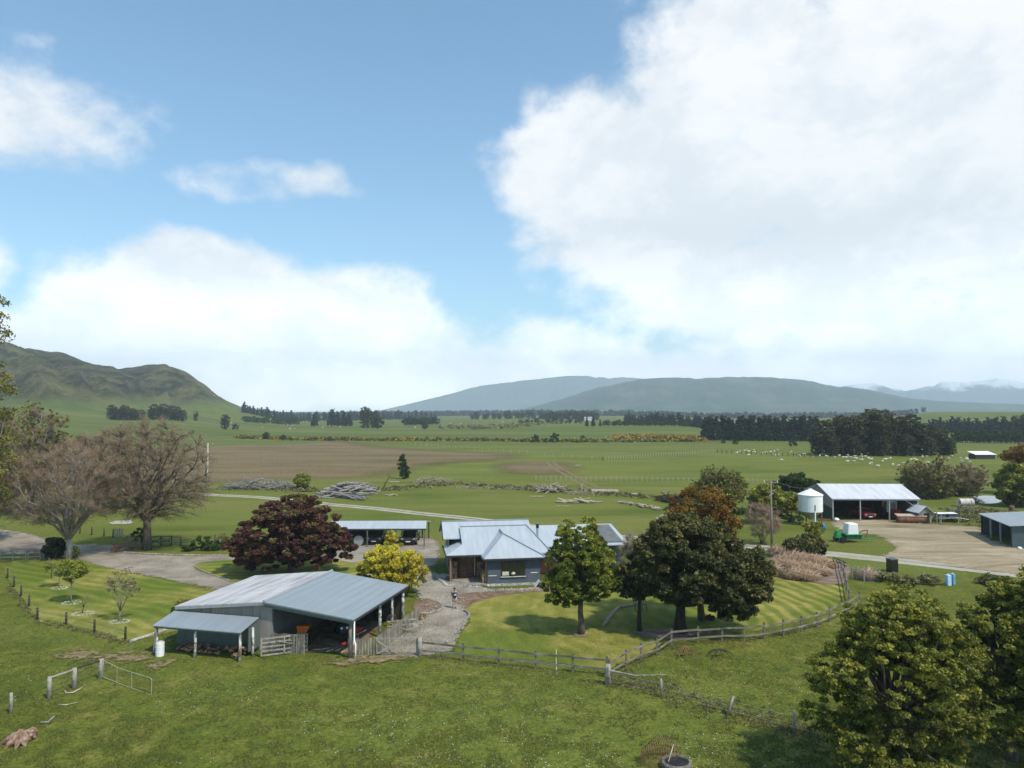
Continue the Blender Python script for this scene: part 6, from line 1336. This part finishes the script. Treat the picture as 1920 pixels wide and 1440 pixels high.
# ================================================================ far farm bits
t = thing('far_hut', G(1848,861), 0, 'small white roofed hut far off right of the gum clump', 'hut'); MB().box(-3.4,3.4,0,4,0,1.7).build('wall', m_darkwood, t); MB().slab([(-3.7,-.3,1.65),(3.7,-.3,1.65),(3.7,4.3,2.6),(-3.7,4.3,2.6)], .1).build('roof', m_white, t)
for (px, dep, lb) in [(1104,1010,'tiny white house far off below the mountain')]:
    q_ = D(px, dep); t = thing('far_house', (q_.x,q_.y,gz(q_.x,q_.y)), 0, lb, 'house'); MB().box(-6,6,0,6,0,3).build('wall', m_white, t); MB().slab([(-6.4,-.5,3),(6.4,-.5,3),(6.4,3,5),(-6.4,3,5)], .15).slab([(-6.4,3.01,5),(6.4,3.01,5),(6.4,6.5,3),(-6.4,6.5,3)], .15).build('roof', m_steel, t)
def far_fence(lb, a, b, n, h=1.3, mat=m_palelog, r=.09):
    A_, B_ = G(*a), G(*b); t = thing('paddock_fence', A_, 0, lb, 'fence'); n = min(n, 95)
    for k in range(n): MB().bar((0,0,-.2),(0,0,h),r*2).build('post', mat, t, loc=(B_-A_)*(k/(n-1)))
    MB().bar((0,0,h*.8),(B_-A_)+Vector((0,0,h*.8)),.02).build('wire', m_steel, t); return t
far_fence('far paddock fence of pale posts in front of the orange gorse', (1130,864), (1345,849), 46, 1.5)
far_fence('far paddock fence running from the ploughed field corner', (760,834), (1130,864), 28, 1.5)
far_fence('long faint paddock fence across the middle', (1005,900), (1420,905), 44, 1.1)
far_fence('far paddock fence crossing the sheep pasture', (1345,849), (1530,858), 20, 1.3, m_darkwood)
# ================================================================ SHEEP
def sheep_proto():
    t = thing('sheep', (0,0,0), 0, 'x', 'sheep'); m_w = nm('wool', [(.52,.50,.38),(.68,.65,.52)], s=8, bump=.02, rough=1)
    mb = MB(); P_ = [(-.52,0,.62),(-.42,0,.66),(-.15,0,.68),(.2,0,.68),(.42,0,.68),(.5,0,.72),(.62,0,.80),(.78,0,.70),(.86,0,.64)]; r_ = [.08,.22,.27,.27,.24,.15,.11,.10,.05]
    mb.tube(P_, r_, 10)
    for x_, y_ in ((-.36,.13),(-.36,-.13),(.32,.12),(.32,-.12)): mb.tube([(x_,y_,.6),(x_+(.05 if x_<0 else 0),y_,.35),(x_-.01,y_,.0)], [.09,.05,.035], 6)
    for s_ in (-1,1): mb.tube([(.66,s_*.06,.80),(.64,s_*.18,.80)], [.03,.015], 5)
    mb.build('body', m_w, t, smooth=True); return t
sp = sheep_proto(); KS = {sp: kids(sp)}; first = True
SH = [(1404,849),(1416,850),(1428,852),(1436,851),(1445,850),(1452,849),(1382,850),(1388,849)]
rs_ = random.Random(12)
for k in range(80):
    px = rs_.choice([rs_.uniform(1365,1560), rs_.uniform(1540,1690), rs_.uniform(1690,1830)]); py = 850 + (px - 1360) * .035 + rs_.gauss(0, 5) + (6 if 1580 < px < 1700 else 0)
    SH.append((px, max(846, py)))
for (px, py) in SH:
    o = sp if first else copy_tree(sp, KS); first = False
    q_ = G(px, py); o.location = (q_.x, q_.y, gz(q_.x, q_.y)); o.rotation_euler = (0,0,rs_.random()*6.28); o.scale = (.95,)*3; o['label'] = 'white sheep grazing in the flock before the gum tree clump'; o['group'] = 'sheep flock before the gum clump'
SL = [(rs_.uniform(360,1000), rs_.uniform(789,806)) for _ in range(34)]
for (px, py) in SL:
    o = copy_tree(sp, KS); q_ = G(px, py); o.location = (q_.x, q_.y, gz(q_.x, q_.y)); o.rotation_euler = (0,0,rs_.random()*6.28); o.scale = (1.5,)*3; o['label'] = 'tiny distant sheep on the far left plain'; o['group'] = 'distant sheep on the far plain'
# ================================================================ PERSON
def person(loc, rz):
    me = bpy.data.meshes.new('person'); J = {}; V = []; E = []; Rr = []
    def j(n, p, r, par=None):
        J[n] = len(V); V.append(p); Rr.append(r)
        if par: E.append((J[par], J[n]))
    j('pel',(0,0,.95),.15); j('wai',(0,.01,1.1),.135,'pel'); j('che',(0,.01,1.32),.155,'wai'); j('nb',(0,0,1.47),.075,'che'); j('ne',(0,-.02,1.53),.055,'nb'); j('h1',(0,-.035,1.6),.085,'ne'); j('h2',(0,-.045,1.68),.098,'h1'); j('h3',(0,-.03,1.76),.06,'h2')
    for s_, n in ((1,'l'),(-1,'r')):
        j(n+'sh',(s_*.17,.0,1.42),.075,'che'); j(n+'el',(s_*.24,.02,1.15),.05,n+'sh'); j(n+'wr',(s_*.09,-.24,1.18),.032,n+'el'); j(n+'ha',(s_*.06,-.31,1.2),.032,n+'wr')
        for f in range(4): j(n+'f%d'%f,(s_*(.045-.012*f),-.355,1.225-.018*f),.010,n+'ha'); j(n+'g%d'%f,(s_*(.03-.01*f),-.385,1.22-.018*f),.008,n+'f%d'%f)
        j(n+'t',(s_*.035,-.32,1.25),.010,n+'ha')
        j(n+'hi',(s_*.09,0,.88),.11,'pel'); j(n+'kn',(s_*.10,-.01,.5),.062,n+'hi'); j(n+'ca',(s_*.105,.02,.34),.06,n+'kn'); j(n+'an',(s_*.11,.02,.1),.04,n+'ca'); j(n+'to',(s_*.12,-.14,.04),.038,n+'an')
    me.from_pydata(V, E, []); o = bpy.data.objects.new('person', me); COL.objects.link(o); o.modifiers.new('skin', 'SKIN'); 
    for i, r in enumerate(Rr): me.skin_vertices[0].data[i].radius = (r, r)
    me.skin_vertices[0].data[0].use_root = True
    s = o.modifiers.new('sub', 'SUBSURF'); s.levels = 2; s.render_levels = 2
    me.materials.append(nm('skin', [(.42,.26,.19),(.5,.32,.24)], s=6, rough=.6)); o.location = loc; o.rotation_euler = (0,0,rz)
    tag(o, 'person on the path in black jacket and pale shorts, looking down at both hands', 'person')
    mb = MB(); mb.tube([(0,.01,.92),(0,.01,1.1),(0,.01,1.33),(0,0,1.45)], [.195,.185,.205,.10], 14)
    for s_ in (-1,1): mb.tube([(s_*.15,0,1.42),(s_*.25,.02,1.15),(s_*.11,-.21,1.17)], [.095,.072,.05], 10)
    mb.build('jacket', m_blackm, o, smooth=True)
    mb = MB()
    for s_ in (-1,1): mb.tube([(s_*.08,0,.95),(s_*.095,0,.8),(s_*.1,-.005,.62)], [.135,.12,.105], 12)
    mb.build('shorts', nm('pale_cloth', [(.5,.42,.34),(.58,.5,.42)], s=5), o, smooth=True)
    for s_ in (-1,1): MB().tube([(s_*.11,.03,.24),(s_*.11,.03,.06),(s_*.12,-.17,.04)], [.065,.06,.045], 10).build('boot', m_blackm, o, smooth=True)
    mb = MB(); mb.lathe([(.02,1.63),(.105,1.66),(.112,1.72),(.08,1.79),(.01,1.81)], 14, (0,-.015,0)); mb.build('hair', nm('dark_hair', [(.03,.022,.015),(.05,.04,.03)]), o, smooth=True)
    for s_ in (-1,1): MB().rock((s_*.035,-.135,1.675),.012,1,1).build('eye', m_blackm, o)
    MB().tube([(0,-.13,1.68),(0,-.165,1.64)], [.012,.018], 6).build('nose', me.materials[0], o); MB().bar((-.03,-.128,1.605),(.03,-.128,1.605),.012).build('mouth', m_redwood, o)
    t = thing('drone_controller', (0,0,0), 0, 'small pale grey controller held in the hands of the person', 'controller'); t.location = loc; t.rotation_euler = (0,0,rz)
    MB().box(-.1,.1,-.40,-.33,1.17,1.24).build('body', m_steel, t, bevel=.01); MB().box(-.07,.07,-.43,-.40,1.24,1.32).build('screen', m_white, t)
person(G(852,1141), .25)
# ---------------------------------------------------------------- haze
mh = bpy.data.materials.new('haze'); mh.use_nodes = True
nh = NT(mh.node_tree); nh.n.clear()
ho = nh.new('ShaderNodeOutputMaterial'); pv = nh.new('ShaderNodeVolumePrincipled')
pv.inputs['Color'].default_value = (.74, .87, 1.0, 1); pv.inputs['Density'].default_value = 1.6e-4; pv.inputs['Anisotropy'].default_value = 0.0
nh.l.new(pv.outputs[0], ho.inputs['Volume'])
hz = MB().box(-10500, 10500, -1500, 9200, -60, 700).build('haze', mh)
tag(hz, 'pale blue haze over the plain', kind='stuff')
